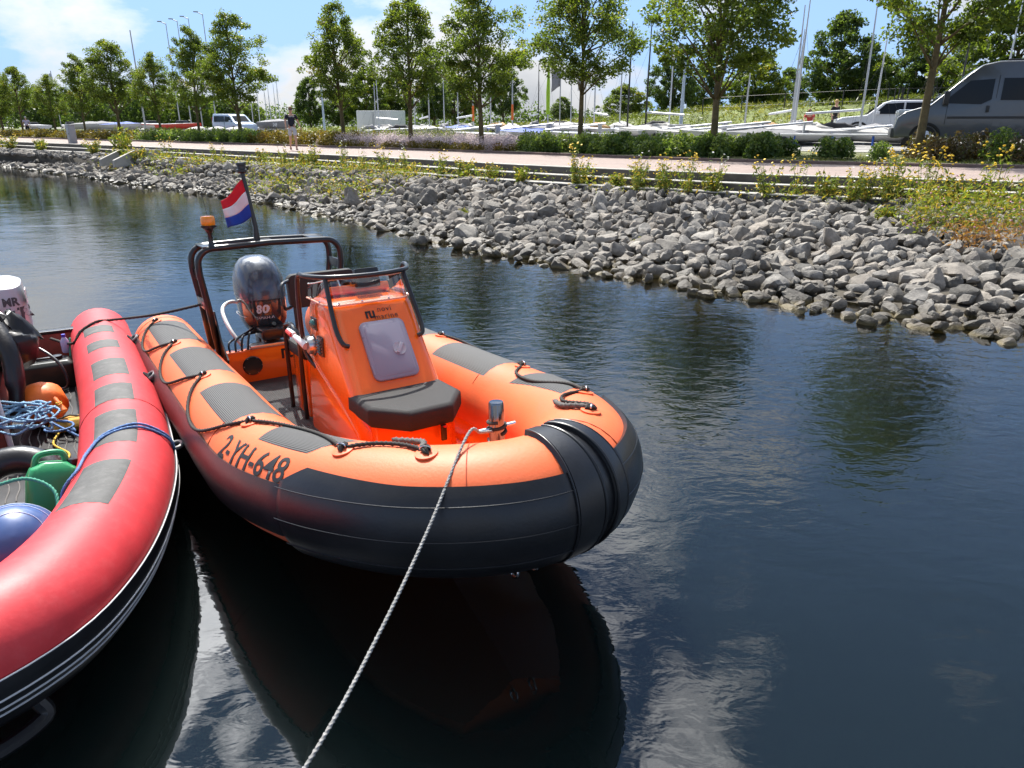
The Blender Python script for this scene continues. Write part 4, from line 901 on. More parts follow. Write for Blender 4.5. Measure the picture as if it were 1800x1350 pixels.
    MB().loft(rings).build('sack', m_b, t, True, sharp=180); MB().sweep([(.14,-.05,.26),(.20,-.09,.23),(.25,-.12,.17)], [.03,.018,.035], 9).build('neck', m_b, t); MB().sweep([(.21+.02*math.cos(k),-.10+.02*math.sin(k),.21+.003*k) for k in range(14)], .006, 6).build('draw_cord', m_yel, t)
    t = thing('canvas_pouch', 'small mustard yellow pouch beside the orange bag', 'bag', (-3.30,5.02,.20), .5)
    MB().loft([rrect(0,0,.13,.07,.05,.0),rrect(0,0,.15,.09,.06,.04),rrect(0,0,.10,.05,.04,.085)]).build('pouch', M('mustard canvas',(.55,.30,.05),.8,bump=.4,bscale=25), t, True, bevel=.01); MB().sweep([(-.1,0,.08),(0,.02,.10),(.1,0,.08)], .006, 6).build('strap', m_rope, t)
    # fuel tank, hose and bottle at the transom
    t = thing('fuel_tank', 'black fuel tank standing against the red boat transom', 'fuel tank', (-4.02,5.98,.18), math.atan2(RNN.y,RNN.x))
    MB().loft([rrect(0,0,.20,.12,.03,.0),rrect(0,0,.21,.13,.04,.03),rrect(0,0,.20,.12,.04,.22),rrect(0,0,.16,.09,.03,.25)]).build('tank', M('black green plastic',(.018,.022,.02),.35), t, True, bevel=.01); MB().lathe([(.04,.25),(.04,.28),(.001,.285)], (.08,0,0), 14).build('filler_cap', m_blk, t); MB().box((0,0,.265),(.16,.03,.02)).build('carry_handle', m_blk, t, True, bevel=.006)
    tag(rope_obj('fuel_hose', [(-4.35,5.85,.62),(-4.05,5.86,.60),(-3.78,5.76,.48),(-3.70,5.70,.30),(-3.85,5.75,.24)], .014, m_blk, None, lobes=0), 'black fuel hose curving over the fuel tank', 'hose')
    t = thing('plastic_bottle', 'small blue and white plastic bottle at the transom', 'bottle', (-3.96,6.18,.44)); MB().lathe([(.03,0),(.035,.01),(.035,.10),(.014,.14),(.001,.14)], (0,0,0), 14).build('bottle_body', M('pale blue plastic',(.42,.48,.72),.2), t); MB().lathe([(.016,.14),(.016,.165),(.001,.166)], (0,0,0), 12).build('cap', M('blue cap',(.04,.06,.5),.4), t)
    tag(rope_obj('hanging_rope', [(-3.93,6.22,.56),(-3.90,6.12,.40),(-3.84,6.0,.22)], .008, m_grn), 'thin green cord hanging down the red boat transom', 'rope')
    # blue rope coil on the seat box corner, yellow and blue ends on the floor
    pts = []
    for k in range(90): a = k*.52; pts.append(Vector((-3.42+.22*math.cos(a)+.05*math.sin(k*1.7), 4.62+.16*math.sin(a)+.05*math.cos(k*2.3), .42+.05*math.sin(k*.9)+.0008*k)))
    tag(rope_obj('rope_coil', pts, .0085, M('pale blue rope',(.20,.36,.52),.75,var=.3,vscale=40)), 'tangled coil of pale blue rope at the seat box corner', 'rope')
    pts = [(-3.65,4.45,.62),(-3.85,4.30,.64),(-4.1,4.32,.64),(-3.9,4.5,.63),(-3.6,4.55,.60),(-3.75,4.38,.66),(-4.05,4.42,.66)]
    tag(rope_obj('rope_hank', pts, .012, m_bluer), 'loose blue rope lying on the seat box top', 'rope')
    tag(rope_obj('floor_rope', [(-3.33,4.95,.22),(-3.26,4.72,.21),(-3.05,4.55,.21),(-2.98,4.35,.21),(-2.86,4.20,.22)], .008, m_yel), 'thin yellow cord across the grey floor mat', 'rope')
    pts = [(-3.36,5.06,.24)]+[(-3.30+.10*math.cos(k*.8),4.88+.07*math.sin(k*.8),.23+.006*k) for k in range(12)]+[(-3.10,4.80,.22)]
    tag(rope_obj('rope_loop', pts, .009, m_bluer), 'loop of blue cord on the floor beside the orange bag', 'rope')
    # wet gear heaped on the seat box
    t = thing('rain_jacket', 'black wet jacket heaped over the seat box frame', 'jacket', (-3.90,5.25,.60)); rings = []
    for k in range(11):
        u = k/10; r_ = .24*math.sin(math.pi*(u*.86+.10)); rings.append([Vector(((r_*1.2+.03*math.sin(5*q+k*.7))*math.cos(q)+.12*u, (r_+.03*math.cos(6*q+k))*math.sin(q), .40*u-.05*math.sin(q*2+k))) for q in [2*math.pi*j/30 for j in range(30)]])
    MB().loft(rings).build('jacket_body', M('black wet fabric',(.012,.012,.014),.35,bump=.4,bscale=16), t, True, sharp=180)
    MB().sweep(catmull([(.12,-.1,.34),(.26,-.22,.18),(.30,-.30,-.08),(.28,-.34,-.25)], 5), [.07]*5+[.065]*5+[.05]*6, 10).build('sleeve', _mats['black wet fabric'], t)
    t = thing('yellow_sack', 'dirty yellow sack hanging at the left edge of the red boat', 'sack', (-3.98,4.90,.60)); rings = []
    for k in range(9):
        u = k/8; r_ = .15*math.sin(math.pi*(u*.8+.15)); rings.append([Vector(((r_+.02*math.sin(4*q+k))*math.cos(q), (r_+.02*math.cos(5*q+k))*math.sin(q), .34*u)) for q in [2*math.pi*j/22 for j in range(22)]])
    MB().loft(rings).build('sack_body', M('yellow tarp',(.45,.36,.03),.6,var=.3,vscale=9,bump=.4,bscale=18), t, True, sharp=180); MB().sweep([(.12,.05,.02),(.14,.06,.30)], .014, 6).build('strap', m_line, t)
red_gear()
# ------------------------------------------------------------------ leaves
def mat_leaf(name, ramp, trans=.58, glow=(1.7,1.6,.6)):
    m = bpy.data.materials.new(name); m.use_nodes = True; nt = m.node_tree; N = nt.nodes; L = nt.links; N.clear(); out = N.new('ShaderNodeOutputMaterial')
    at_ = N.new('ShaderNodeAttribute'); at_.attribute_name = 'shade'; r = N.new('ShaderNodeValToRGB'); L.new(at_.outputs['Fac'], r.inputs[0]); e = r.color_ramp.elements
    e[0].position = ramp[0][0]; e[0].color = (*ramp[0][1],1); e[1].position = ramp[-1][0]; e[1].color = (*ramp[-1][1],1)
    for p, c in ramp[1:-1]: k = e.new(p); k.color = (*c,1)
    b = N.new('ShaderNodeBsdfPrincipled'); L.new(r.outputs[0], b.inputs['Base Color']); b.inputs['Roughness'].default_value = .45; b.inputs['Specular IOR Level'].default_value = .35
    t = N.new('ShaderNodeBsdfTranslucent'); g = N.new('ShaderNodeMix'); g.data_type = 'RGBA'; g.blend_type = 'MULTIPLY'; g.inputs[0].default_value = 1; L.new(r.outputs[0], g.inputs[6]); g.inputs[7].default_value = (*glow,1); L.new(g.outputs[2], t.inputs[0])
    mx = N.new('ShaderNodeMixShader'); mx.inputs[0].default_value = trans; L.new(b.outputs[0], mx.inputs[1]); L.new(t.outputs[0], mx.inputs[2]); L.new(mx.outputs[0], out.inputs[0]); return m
m_leaf = mat_leaf('tree leaves', [(0,(.060,.098,.022)),(.5,(.10,.148,.030)),(.85,(.155,.19,.036)),(1,(.26,.21,.04))])
m_leafd = mat_leaf('dark tree leaves', [(0,(.042,.076,.026)),(.6,(.070,.112,.034)),(1,(.11,.15,.044))])
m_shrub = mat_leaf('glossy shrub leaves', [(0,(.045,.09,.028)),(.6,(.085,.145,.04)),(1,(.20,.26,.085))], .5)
m_ochre = mat_leaf('ochre shrub leaves', [(0,(.10,.085,.022)),(.5,(.14,.12,.03)),(1,(.16,.09,.02))], .4)
m_copper = mat_leaf('copper shrub leaves', [(0,(.055,.045,.022)),(.6,(.085,.058,.03)),(1,(.07,.09,.03))], .3)
m_lav = mat_leaf('lavender grey flowers', [(0,(.07,.075,.05)),(.40,(.17,.15,.14)),(.60,(.44,.36,.38)),(1,(.68,.58,.57))], .45, (1.0,.95,1.0))
m_grass = mat_leaf('tall grass', [(0,(.075,.105,.025)),(.6,(.12,.15,.035)),(1,(.20,.19,.06))], .4)
m_weed = mat_leaf('bank weeds', [(0,(.09,.14,.03)),(.45,(.15,.20,.04)),(.75,(.26,.21,.05)),(1,(.36,.25,.07))], .45)
m_dry = mat_leaf('dry rusty weeds', [(0,(.20,.09,.03)),(.5,(.26,.13,.05)),(1,(.30,.20,.08))], .35)
m_petal = M('yellow petals', (.75,.50,.02), .6); m_petw = M('white petals', (.75,.74,.68), .6); m_pink = M('pink petals', (.52,.22,.34), .6)
m_stem = M('green stems', (.09,.12,.035), .7)
m_bark = M('lichened bark', (.115,.090,.042), .9, var=.4, vscale=5, bump=.9, bscale=14)
def leaf_mesh(name, C, size, shade, mat, rs, up=.35, slim=.5, kids=None):
    """one mesh of folded leaf-shaped quads; C centres, size per leaf"""
    n = len(C); nm = rs.normal(size=(n,3)); nm[:,2] += up; nm /= np.linalg.norm(nm,axis=1)[:,None]
    a = np.cross(nm, rs.normal(size=(n,3))); a /= np.linalg.norm(a,axis=1)[:,None]; b = np.cross(nm, a); s_ = np.asarray(size)[:,None] if np.ndim(size) else size
    V = np.empty((n,4,3)); V[:,0] = C-a*s_; V[:,1] = C+b*s_*slim-nm*s_*.12; V[:,2] = C+a*s_; V[:,3] = C-b*s_*slim-nm*s_*.12
    me = bpy.data.meshes.new(name); me.vertices.add(4*n); me.vertices.foreach_set('co', V.ravel()); idx = np.arange(4*n, dtype=np.int32)
    me.loops.add(4*n); me.loops.foreach_set('vertex_index', idx); me.polygons.add(n); me.polygons.foreach_set('loop_start', idx[::4].copy()); me.update(calc_edges=True)
    at_ = me.attributes.new('shade','FLOAT','POINT'); at_.data.foreach_set('value', np.repeat(np.clip(shade,0,1),4).astype(np.float32)); me.materials.append(mat); return me
def tree_parts(seed, h, cw, base, nclump=180, per=112, leaf=.056, mat=None, pear=.35, trunk_r=.11, multi=0):
    """trunk and crown meshes of one tree of height h, crown width cw, clear stem to base"""
    rs = np.random.default_rng(seed); ch = h-base; mb = MB()
    lean = rs.normal(0,.012*h,2); P = [Vector((lean[0]*u**2+.03*math.sin(5*u+seed), lean[1]*u**2+.03*math.cos(4*u+seed), u*(h*.93))) for u in [k/12 for k in range(13)]]
    mb.sweep(P, [trunk_r*(1.25 if k == 0 else 1)*(1-.93*(k/12)**1.1) for k in range(13)], 9)
    cent = []
    for k in range(nclump):
        # egg-shaped crown, widest below the middle, clumps towards the shell and irregular
        v = rs.beta(1.25,1.5); prof = (math.sin(math.pi*min(1,(v*.90+.10)**pear)) if v < 1 else 0); prof = max(.08, (1-abs(v-.33)/(.67 if v > .33 else .42))**.62)
        rr = cw/2*prof*(rs.uniform(.25,1)**.55)*rs.uniform(.82,1.08); a = rs.uniform(0,2*math.pi); rr *= 1+.20*math.sin(2*a+seed)+.16*math.sin(3*a+v*5+seed*2)
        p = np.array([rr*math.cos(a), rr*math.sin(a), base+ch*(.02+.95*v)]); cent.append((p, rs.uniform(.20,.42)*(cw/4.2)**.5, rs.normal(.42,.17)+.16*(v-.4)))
    for k in range(26 if nclump > 80 else 14):
        p, r_, s_ = cent[rs.integers(len(cent))]; z0 = max(base*.86, p[2]-rs.uniform(.6,1.6)); j = min(11, int(z0/(h*.93)*12)); q0 = P[j]; q1 = Vector(p); mid_ = q0.lerp(q1,.5)+Vector((0,0,-.10+.2*rs.random()))
        mb.sweep([q0, mid_, q1], [trunk_r*.36, trunk_r*.22, .012], 5)
    C = []; S = []; Z = []
    for p, r_, s_ in cent:
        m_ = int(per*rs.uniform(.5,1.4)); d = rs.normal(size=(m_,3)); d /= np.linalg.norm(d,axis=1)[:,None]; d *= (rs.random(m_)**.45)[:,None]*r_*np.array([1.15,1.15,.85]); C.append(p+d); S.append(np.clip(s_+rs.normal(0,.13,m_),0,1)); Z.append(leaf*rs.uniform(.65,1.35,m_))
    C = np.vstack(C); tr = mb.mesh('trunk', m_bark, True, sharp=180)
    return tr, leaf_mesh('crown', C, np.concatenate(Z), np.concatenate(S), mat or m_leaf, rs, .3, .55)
def place_tree(parts, name, label, loc, scale, rz, group, cat='tree'):
    t = thing(name, label, cat, loc, rz, group); t.scale = (scale[0],scale[0],scale[1])
    for nm, me in zip(('trunk','crown'), parts): lk(bpy.data.objects.new(nm, me), t)
    return t
TREES = [tree_parts(11,7.0,4.5,2.6), tree_parts(12,7.0,4.2,2.4,195), tree_parts(13,7.0,3.9,2.1), tree_parts(14,7.0,3.8,2.1,165), tree_parts(15,7.0,4.0,2.1,175)]
ROW = [ # x, y, ground, height, width, variant, label
 (12.28,23.0,1.42,7.9,4.9,0,'lichen-trunked street tree in front of the grey van'),
 (6.97,26.4,1.42,7.2,4.6,1,'street tree left of the two small shrubs, its trunk leaning right'),
 (2.69,30.6,1.40,6.5,4.3,0,'street tree with bare side twigs beside the green sail mast'),
 (-1.39,34.5,1.40,7.0,3.9,4,'street tree at the right end of the lavender bed'),
 (-4.97,37.7,1.40,6.8,3.8,3,'street tree in the lavender bed in front of the white container'),
 (-9.03,41.2,1.40,6.9,3.7,2,'narrow pointed street tree right of the walking man'),
 (-16.83,47.7,1.40,7.3,4.3,4,'street tree in front of the bonnet of the pale blue van'),
 (-20.64,50.8,1.40,6.9,3.2,2,'street tree just behind the tail of the pale blue van'),
 (-24.62,54.0,1.40,5.6,2.9,3,'small street tree left of the white dinghy row'),
 (-29.58,58.0,1.40,6.9,4.4,1,'broad street tree in front of the red and white boat'),
 (-34.2,61.7,1.40,6.2,2.9,2,'street tree in front of the blue covered boat'),
 (-38.8,65.5,1.40,4.9,2.7,3,'low street tree behind the grey cabinet'),
 (-44.4,69.9,1.40,5.9,3.4,0,'street tree just right of the far walker'),
 (-48.5,73.3,1.40,5.6,3.6,4,'leftmost street tree of the front row in view'),
 (-55.0,78.6,1.40,6.0,3.8,1,'street tree at the far left edge behind the leftmost one')]
for k, (x,y,z,h,w,v,lab) in enumerate(ROW):
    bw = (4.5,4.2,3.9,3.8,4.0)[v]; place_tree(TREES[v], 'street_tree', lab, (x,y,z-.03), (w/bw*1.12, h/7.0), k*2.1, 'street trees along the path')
BROAD = [tree_parts(21,6.0,5.6,.8,210,80,.10,m_leafd,trunk_r=.14), tree_parts(22,6.0,5.0,.7,200,80,.10,m_leafd,trunk_r=.14), tree_parts(23,6.0,6.0,.6,210,80,.11,m_leaf,trunk_r=.14)]
BG = [(-25.7,98.6,1.7,6.5),(-22.3,101,1.8,5.6),(-17.6,94.6,2,6.8),(-14.1,96.9,2.2,7.2),(-8.8,87.5,2.4,5.9),(-6.9,93.6,2.4,5.9),(-.9,81.1,2.6,6.3),(6.2,95.9,2.6,3.2),(10.4,72,2.9,3.1),(13.2,64.3,2.9,5.5),(16.9,69,2.9,4.8),(18.5,59.6,2.9,4.9),(22.6,64,2.9,4.0),(22.2,53.5,2.9,6.9),(26.9,57.3,2.9,4.3),(26.1,50.8,2.9,4.5),(29.4,52,2.9,4.2),(29.3,46.1,2.9,6.7),(32.7,46.8,2.9,6.5)]
BGL = ['dark tree left of the narrow pointed street tree, beyond the yard','low dark tree behind the narrow pointed street tree','tall dark tree behind the white container, left one','tall dark tree behind the white container, right one','dark tree beyond the yard behind the lavender bed','farther dark tree between two lavender bed street trees','dark tree beyond the dyke behind the orange topped masts','low far bush on the dyke beside the green sail','small round tree alone on the dyke','dark tree behind the pale blue pole','tree behind the dyke just right of the pale blue pole','leafy tree on the dyke right of the leaning street tree','low tree behind the people in the yard','tall tree on the dyke behind the leaning masts','low tree above the white off-road car bonnet','tree on the dyke directly behind the white off-road car','low tree behind the grey van windscreen','tall tree rising behind the grey van roof','tree behind the grey van at the right edge']
for k, (x,y,z,h) in enumerate(BG): place_tree(BROAD[k%3], 'dyke_tree', BGL[k], (x,y,z-.2), (max(.75,h/6.0*(.95+.2*((k*7)%3-1))), h/6.0), k*1.7, 'trees beyond the boat yard')
BL = [(-98.2,141.6,8),(-92.7,142.3,8.1),(-69.7,113.5,5.8),(-80.9,140.5,6.4),(-57.4,106.2,6.2),(-66.9,129.2,6.4),(-49.2,102.1,6),(-51.9,117.1,6.4),(-43.4,105.2,5),(-43.4,115.4,5),(-47.4,139.2,4.8),(-105.8,186.1,7.5),(-83.1,180.8,8),(-62,120,6),(-74,122,6.5),(-87,128,7)]
wd = None
def far_wood():
    rs = np.random.default_rng(5); C = []; S = []
    for x,y,h in BL:
        n = 1500; d = rs.normal(size=(n,3)); d /= np.linalg.norm(d,axis=1)[:,None]; d *= (rs.random(n)**.35)[:,None]*np.array([h*.62,h*.62,h*.5]); d[:,2] += h*.5; C.append(d+np.array([x,y,1.4])); S.append(np.clip(rs.normal(.4,.2)+rs.normal(0,.15,n)+d[:,2]/h*.2,0,1))
    for k in range(140):   # hedgerow to the horizon
        u = k/139; x = -230+u*330; y = 190+40*math.sin(u*7); n = 260; h = rs.uniform(3,6.5); d = rs.normal(size=(n,3)); d /= np.linalg.norm(d,axis=1)[:,None]; d *= (rs.random(n)**.35)[:,None]*np.array([4.5,4.5,h*.5]); d[:,2] += h*.45; C.append(d+np.array([x,y,1.2])); S.append(np.clip(rs.normal(.4,.15)+rs.normal(0,.15,n),0,1))
    C = np.vstack(C); me = leaf_mesh('far_woodland', C, np.full(len(C),.34), np.concatenate(S), m_leafd, rs); o = lk(bpy.data.objects.new('far_woodland', me)); tag(o, 'far belt of dark trees along the horizon', 'woodland', kind='stuff')
far_wood()

# ------------------------------------------------------------------ beds along the path
def quay_at(x):
    i = min(range(len(QS)), key=lambda k: abs(QS[k].x-x)); return i
def bed(name, label, cat, s0, s1, d0, d1, hgt, count, leaf, mat, seed, kind=None, up=.4, slim=.5, mound=.5, tip=.18):
    """leafy planting between quay-edge stations s0..s1 (x of the edge) and offsets d0..d1; one planted mass"""
    rs = np.random.default_rng(seed); i0, i1 = quay_at(s0), quay_at(s1); n = count
    nb = max(6, int(abs(i1-i0)*.6*(d1-d0)/(mound*mound)*1.1)); bi = rs.uniform(i0,i1,nb); bd = rs.uniform(d0,d1,nb); bh = hgt*rs.uniform(.62,1.1,nb); bs = rs.normal(.45,.14,nb)
    k = rs.integers(0,nb,n); d = rs.normal(size=(n,3)); d /= np.linalg.norm(d,axis=1)[:,None]; d[:,2] = np.abs(d[:,2]); r_ = (rs.random(n)**.4)[:,None]; d = d*r_*np.c_[np.full(n,mound*.72),np.full(n,mound*.72),bh[k]]
    ii = np.clip(bi[k].astype(int),0,len(QS)-1); fr_ = bi[k]-ii; q = np.array([p[:] for p in QS]); nn = np.array([p[:] for p in QN]); j2 = np.minimum(ii+1,len(QS)-1)
    base = q[ii]*(1-fr_)[:,None]+q[j2]*fr_[:,None]+nn[ii]*bd[k][:,None]; C = base+d; C[:,2] += 1.34
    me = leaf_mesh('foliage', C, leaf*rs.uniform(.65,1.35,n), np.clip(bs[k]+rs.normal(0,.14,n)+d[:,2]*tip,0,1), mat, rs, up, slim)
    if kind == 'stuff':
        o = lk(bpy.data.objects.new(name, me)); return tag(o, label, cat, kind='stuff')
    c = base.mean(0); t = thing(name, label, cat, (c[0],c[1],1.34)); me.transform(Matrix.Translation((-c[0],-c[1],-1.34))); lk(bpy.data.objects.new('foliage', me), t); return t
B0 = PW+.35
bed('shrub_hedge','dense green glossy hedge below the street trees left of the sail boats','hedge',-.6,3.0,B0+.2,B0+2.6,.78,20000,.06,m_shrub,1,tip=.55)  # tip on the green hedges: sunlit tops painted into the leaf colour
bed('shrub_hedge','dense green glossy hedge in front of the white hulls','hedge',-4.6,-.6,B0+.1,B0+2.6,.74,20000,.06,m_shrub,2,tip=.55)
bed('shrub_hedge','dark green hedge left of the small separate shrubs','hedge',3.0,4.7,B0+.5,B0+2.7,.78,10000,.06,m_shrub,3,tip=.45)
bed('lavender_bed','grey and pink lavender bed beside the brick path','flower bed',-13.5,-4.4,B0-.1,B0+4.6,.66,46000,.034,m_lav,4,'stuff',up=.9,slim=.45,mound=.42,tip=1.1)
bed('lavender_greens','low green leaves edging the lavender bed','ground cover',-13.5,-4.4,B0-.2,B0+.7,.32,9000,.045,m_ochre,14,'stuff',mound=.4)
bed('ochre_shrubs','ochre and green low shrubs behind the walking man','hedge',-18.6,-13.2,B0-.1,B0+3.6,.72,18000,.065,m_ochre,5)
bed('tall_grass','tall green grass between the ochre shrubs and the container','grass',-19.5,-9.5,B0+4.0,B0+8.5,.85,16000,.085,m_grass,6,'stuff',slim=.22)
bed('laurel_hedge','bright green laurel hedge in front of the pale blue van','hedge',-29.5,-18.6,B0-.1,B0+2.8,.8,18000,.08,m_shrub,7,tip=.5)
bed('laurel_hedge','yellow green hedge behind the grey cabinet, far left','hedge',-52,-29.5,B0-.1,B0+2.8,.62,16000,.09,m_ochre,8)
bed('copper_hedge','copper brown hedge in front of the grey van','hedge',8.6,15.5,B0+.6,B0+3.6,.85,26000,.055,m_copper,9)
bed('verge_grass','short grass and clover on the verge between the separate shrubs','grass',4.6,15,B0-.1,B0+5.4,.07,22000,.035,m_grass,10,'stuff',up=.1,slim=.25,mound=.3)
bed('dyke_grass','rough grass on the dyke slope behind the boats','grass',-8,14,25.5,34,.35,1,.1,m_grass,11,'stuff') if False else None
def dyke_cover():
    rs = np.random.default_rng(31); C = []
    for _ in range(26000):
        i = int(rs.integers(quay_at(-40), quay_at(20))); pr = dyke(i); d = rs.uniform(pr[0][0], pr[4][0]); z = float(np.interp(d,[a for a,_ in pr],[b for _,b in pr])); p = QS[i]+QN[i]*d; C.append((p.x+rs.normal(0,.3),p.y+rs.normal(0,.3),z+rs.uniform(.02,.42)))
    C = np.array(C); rs2 = np.random.default_rng(3); me = leaf_mesh('dyke_grass', C, rs2.uniform(.10,.26,len(C)), np.clip(rs2.normal(.5,.2,len(C))+.25*np.sin(C[:,0]*.5),0,1), m_grass, rs2, .0, .16); tag(lk(bpy.data.objects.new('dyke_grass', me)), 'rough tall grass on the dyke slope behind the boats', 'grass', kind='stuff')
dyke_cover()
# separate shrubs on the verge
def shrub_parts(seed, h, w, n, leaf, mat):
    rs = np.random.default_rng(seed); d = rs.normal(size=(n,3)); d /= np.linalg.norm(d,axis=1)[:,None]; d[:,2] = np.abs(d[:,2])*1.0; d *= (rs.random(n)**.4)[:,None]*np.array([w/2,w/2,h]); d[:,:2] *= (1+.25*np.sin(4*np.arctan2(d[:,1],d[:,0])+seed))[:,None]
    mb = MB()
    for k in range(7): a = k*.9; mb.sweep([(0,0,0),(.2*w*math.cos(a),.2*w*math.sin(a),h*.5),(.32*w*math.cos(a),.32*w*math.sin(a),h*.8)], [.012,.008,.003], 5)
    return mb.mesh('stems', m_stem, True), leaf_mesh('foliage', d+np.array([0,0,.05]), leaf*rs.uniform(.6,1.3,n), np.clip(rs.normal(.5,.2,n)+d[:,2]/h*.2,0,1), mat, rs)
SH = [shrub_parts(1,.62,.75,900,.05,m_shrub), shrub_parts(2,.55,.65,800,.05,m_shrub), shrub_parts(3,.9,.9,1100,.055,m_shrub)]
def at_q(x, off, z=1.36):
    i = quay_at(x); p = QS[i]+QN[i]*off; return (p.x, p.y, z)
for (x, off, v, s, lab) in ((6.05,7.0,0,1.0,'small round green shrub on the verge, left of three'),(6.75,6.9,1,1.1,'small round green shrub on the verge, middle of three'),(7.35,7.8,1,.9,'small round green shrub on the verge, right of three and farther back'),(7.75,6.3,2,.55,'tiny shrub at the kerb in front of the copper hedge'),(10.9,7.2,2,1.0,'bright green shrub standing up out of the copper hedge')):
    t = thing('verge_shrub', lab, 'shrub', at_q(x, off), x, 'separate shrubs on the verge'); t.scale = (s,s,s)
    for nm, me in zip(('stems','foliage'), SH[v]): lk(bpy.data.objects.new(nm, me), t)
# wild plants at the quay edge: stems, leaves, flower heads
def wild(seed, h, nst, spread, flowers, fm, leaf=.055, nleaf=26, lm=None):
    rs = np.random.default_rng(seed); st = MB(); fl = MB(); C = []
    for k in range(nst):
        a = rs.uniform(0,6.28); r0 = rs.uniform(0,.12); hh = h*rs.uniform(.6,1.05); tip = Vector((math.cos(a)*spread*rs.uniform(.3,1), math.sin(a)*spread*rs.uniform(.3,1), hh)); b = Vector((r0*math.cos(a), r0*math.sin(a), 0)); m_ = b.lerp(tip,.55)+Vector((0,0,hh*.08))
        st.sweep([b,m_,tip], [.006,.004,.002], 4)
        for j in range(nleaf): u = rs.random()**1.6*.85; p = b.lerp(tip,u); C.append((p.x+rs.normal(0,.045),p.y+rs.normal(0,.045),p.z+rs.normal(0,.02)))
        for j in range(flowers):
            c = tip+Vector((rs.normal(0,.05),rs.normal(0,.05),rs.uniform(-.10,.03))); st.sweep([tip.lerp(m_,.2), c], [.002,.0015], 3); fl.lathe([(.008,-.01),(.026,.002),(.024,.012),(.006,.016)], c, 7, (rs.normal(0,.4),rs.normal(0,.4),1))
    C = np.array(C); return st.mesh('stems', m_stem), leaf_mesh('leaves', C, leaf*rs.uniform(.5,1.4,len(C)), np.clip(rs.normal(.45,.25,len(C)),0,1), lm or m_weed, rs, .2, .3), (fl.mesh('flowers', fm, True) if flowers else None)
WILD = [wild(1,1.0,7,.35,3,m_petal), wild(2,.8,9,.4,2,m_petal), wild(3,.6,10,.38,0,m_petal,.06,40), wild(4,.95,8,.3,1,m_petw), wild(5,.55,14,.45,2,m_petal,.05,44), wild(6,1.15,6,.3,4,m_petal), wild(7,.5,12,.5,0,m_petal,.07,50)]
# (edge x, offset, variant, scale, label)
WP = [(10.6,-.65,5,1.15,'tallest yellow flowered weed at the right edge of the quay'),(9.9,-.6,0,1.1,'yellow flowered weed second from the right edge'),(9.2,-.75,4,1.0,'bushy low weed left of the tall yellow flowers at right'),(8.9,-.6,5,1.05,'tall yellow flowered weed in front of the copper hedge'),(8.3,-.6,4,1.1,'low leafy weed on the step under the copper hedge'),(7.9,-.7,0,1.0,'yellow flowered weed on the step below the tiny shrub'),(7.4,-.6,1,.9,'yellow flowered weed below the right one of three shrubs'),(6.9,-.7,2,1.0,'leafy weed below the middle one of three shrubs'),(6.3,-.6,5,.85,'tall thin yellow weed below the left one of three shrubs'),(5.8,-.7,1,1.0,'yellow flowered weed on the steps below the dark green hedge'),(5.2,-.6,2,.8,'leafy weed left of the yellow flowers below the dark hedge'),(4.6,-.7,0,.85,'thin flowering weed right of the leaning street tree'),(3.7,-.6,3,.9,'white flowered weed below the leaning street tree'),(3.0,-.6,6,.75,'low leafy weed on the upper step, left of the white flowers'),(2.3,-.7,0,1.0,'upright reddish weed standing alone on the steps'),(1.9,-.6,1,.9,'bushy flowering weed beside the upright one on the steps'),(.9,-.8,6,.9,'bright green leafy weed among the topmost stones'),(.0,-.6,4,.8,'low yellowish weed at the steps, centre'),(-.9,-.7,4,1.0,'yellow weed clump at the steps left of centre'),(-1.8,-.6,1,.9,'flowering weed clump at the steps, further left'),(-2.9,-.6,3,.9,'white flowered weed near the dry bank weeds'),(-4.1,-.6,1,1.0,'flowering weed above the dry bank weeds'),(-5.5,-.6,3,1.0,'white flowered weed above the yellow bank patch'),(-7.4,-.6,2,1.0,'green weed above the left end of the yellow bank patch'),(-9.5,-.6,4,1.0,'weed at the quay edge by the walking man'),(-12.5,-.7,1,.9,'thin weed on the quay left of the walking man'),(-15.0,-1.2,5,1.1,'tall thin weed on the stones near the flag'),(-16.8,-1.5,4,1.3,'green weed among the stones left of the flag'),(-18.0,-1.6,6,1.4,'leafy weed among the stones below the laurel hedge'),(-19.9,-.5,2,2.6,'large bushy green plant over the concrete outfall'),(-22.0,-.8,4,1.4,'weed on the stones left of the outfall'),(-27.5,-.8,6,1.5,'weed tuft on the stones below the grey cabinet'),(-31.5,-.8,4,1.6,'weed tuft on the far stones left of the cabinet'),(-34.5,-1.0,0,1.9,'yellow flowered weed at the far left of the bank'),(-36.5,-1.2,2,2.2,'leafy weed clump at the far left of the bank'),
 (1.3,-3.6,6,.5,'small green tuft alone among the middle stones'),(5.1,-4.8,6,.45,'small green tuft low among the right hand stones'),(8.2,-2.2,6,.8,'green leafy tuft beside the large pale stone')]
for (x, off, v, s, lab) in WP:
    i = quay_at(x); pr = bankprof(i); z = float(np.interp(off,[a for a,_ in pr],[b for _,b in pr])); z = (1.07 if off > -.43 else .895 if off > -.85 else z+.02)
    p = QS[i]+QN[i]*off; t = thing('wild_plant', lab, 'wild plant', (p.x,p.y,z), x*1.3, 'wild plants on the bank'); t.scale = (s,s,s)
    for nm, me in zip(('stems','leaves','flowers'), WILD[v]):
        if me:
            o = lk(bpy.data.objects.new(nm, me), t)
            if nm == 'flowers': o['kind'] = 'stuff'
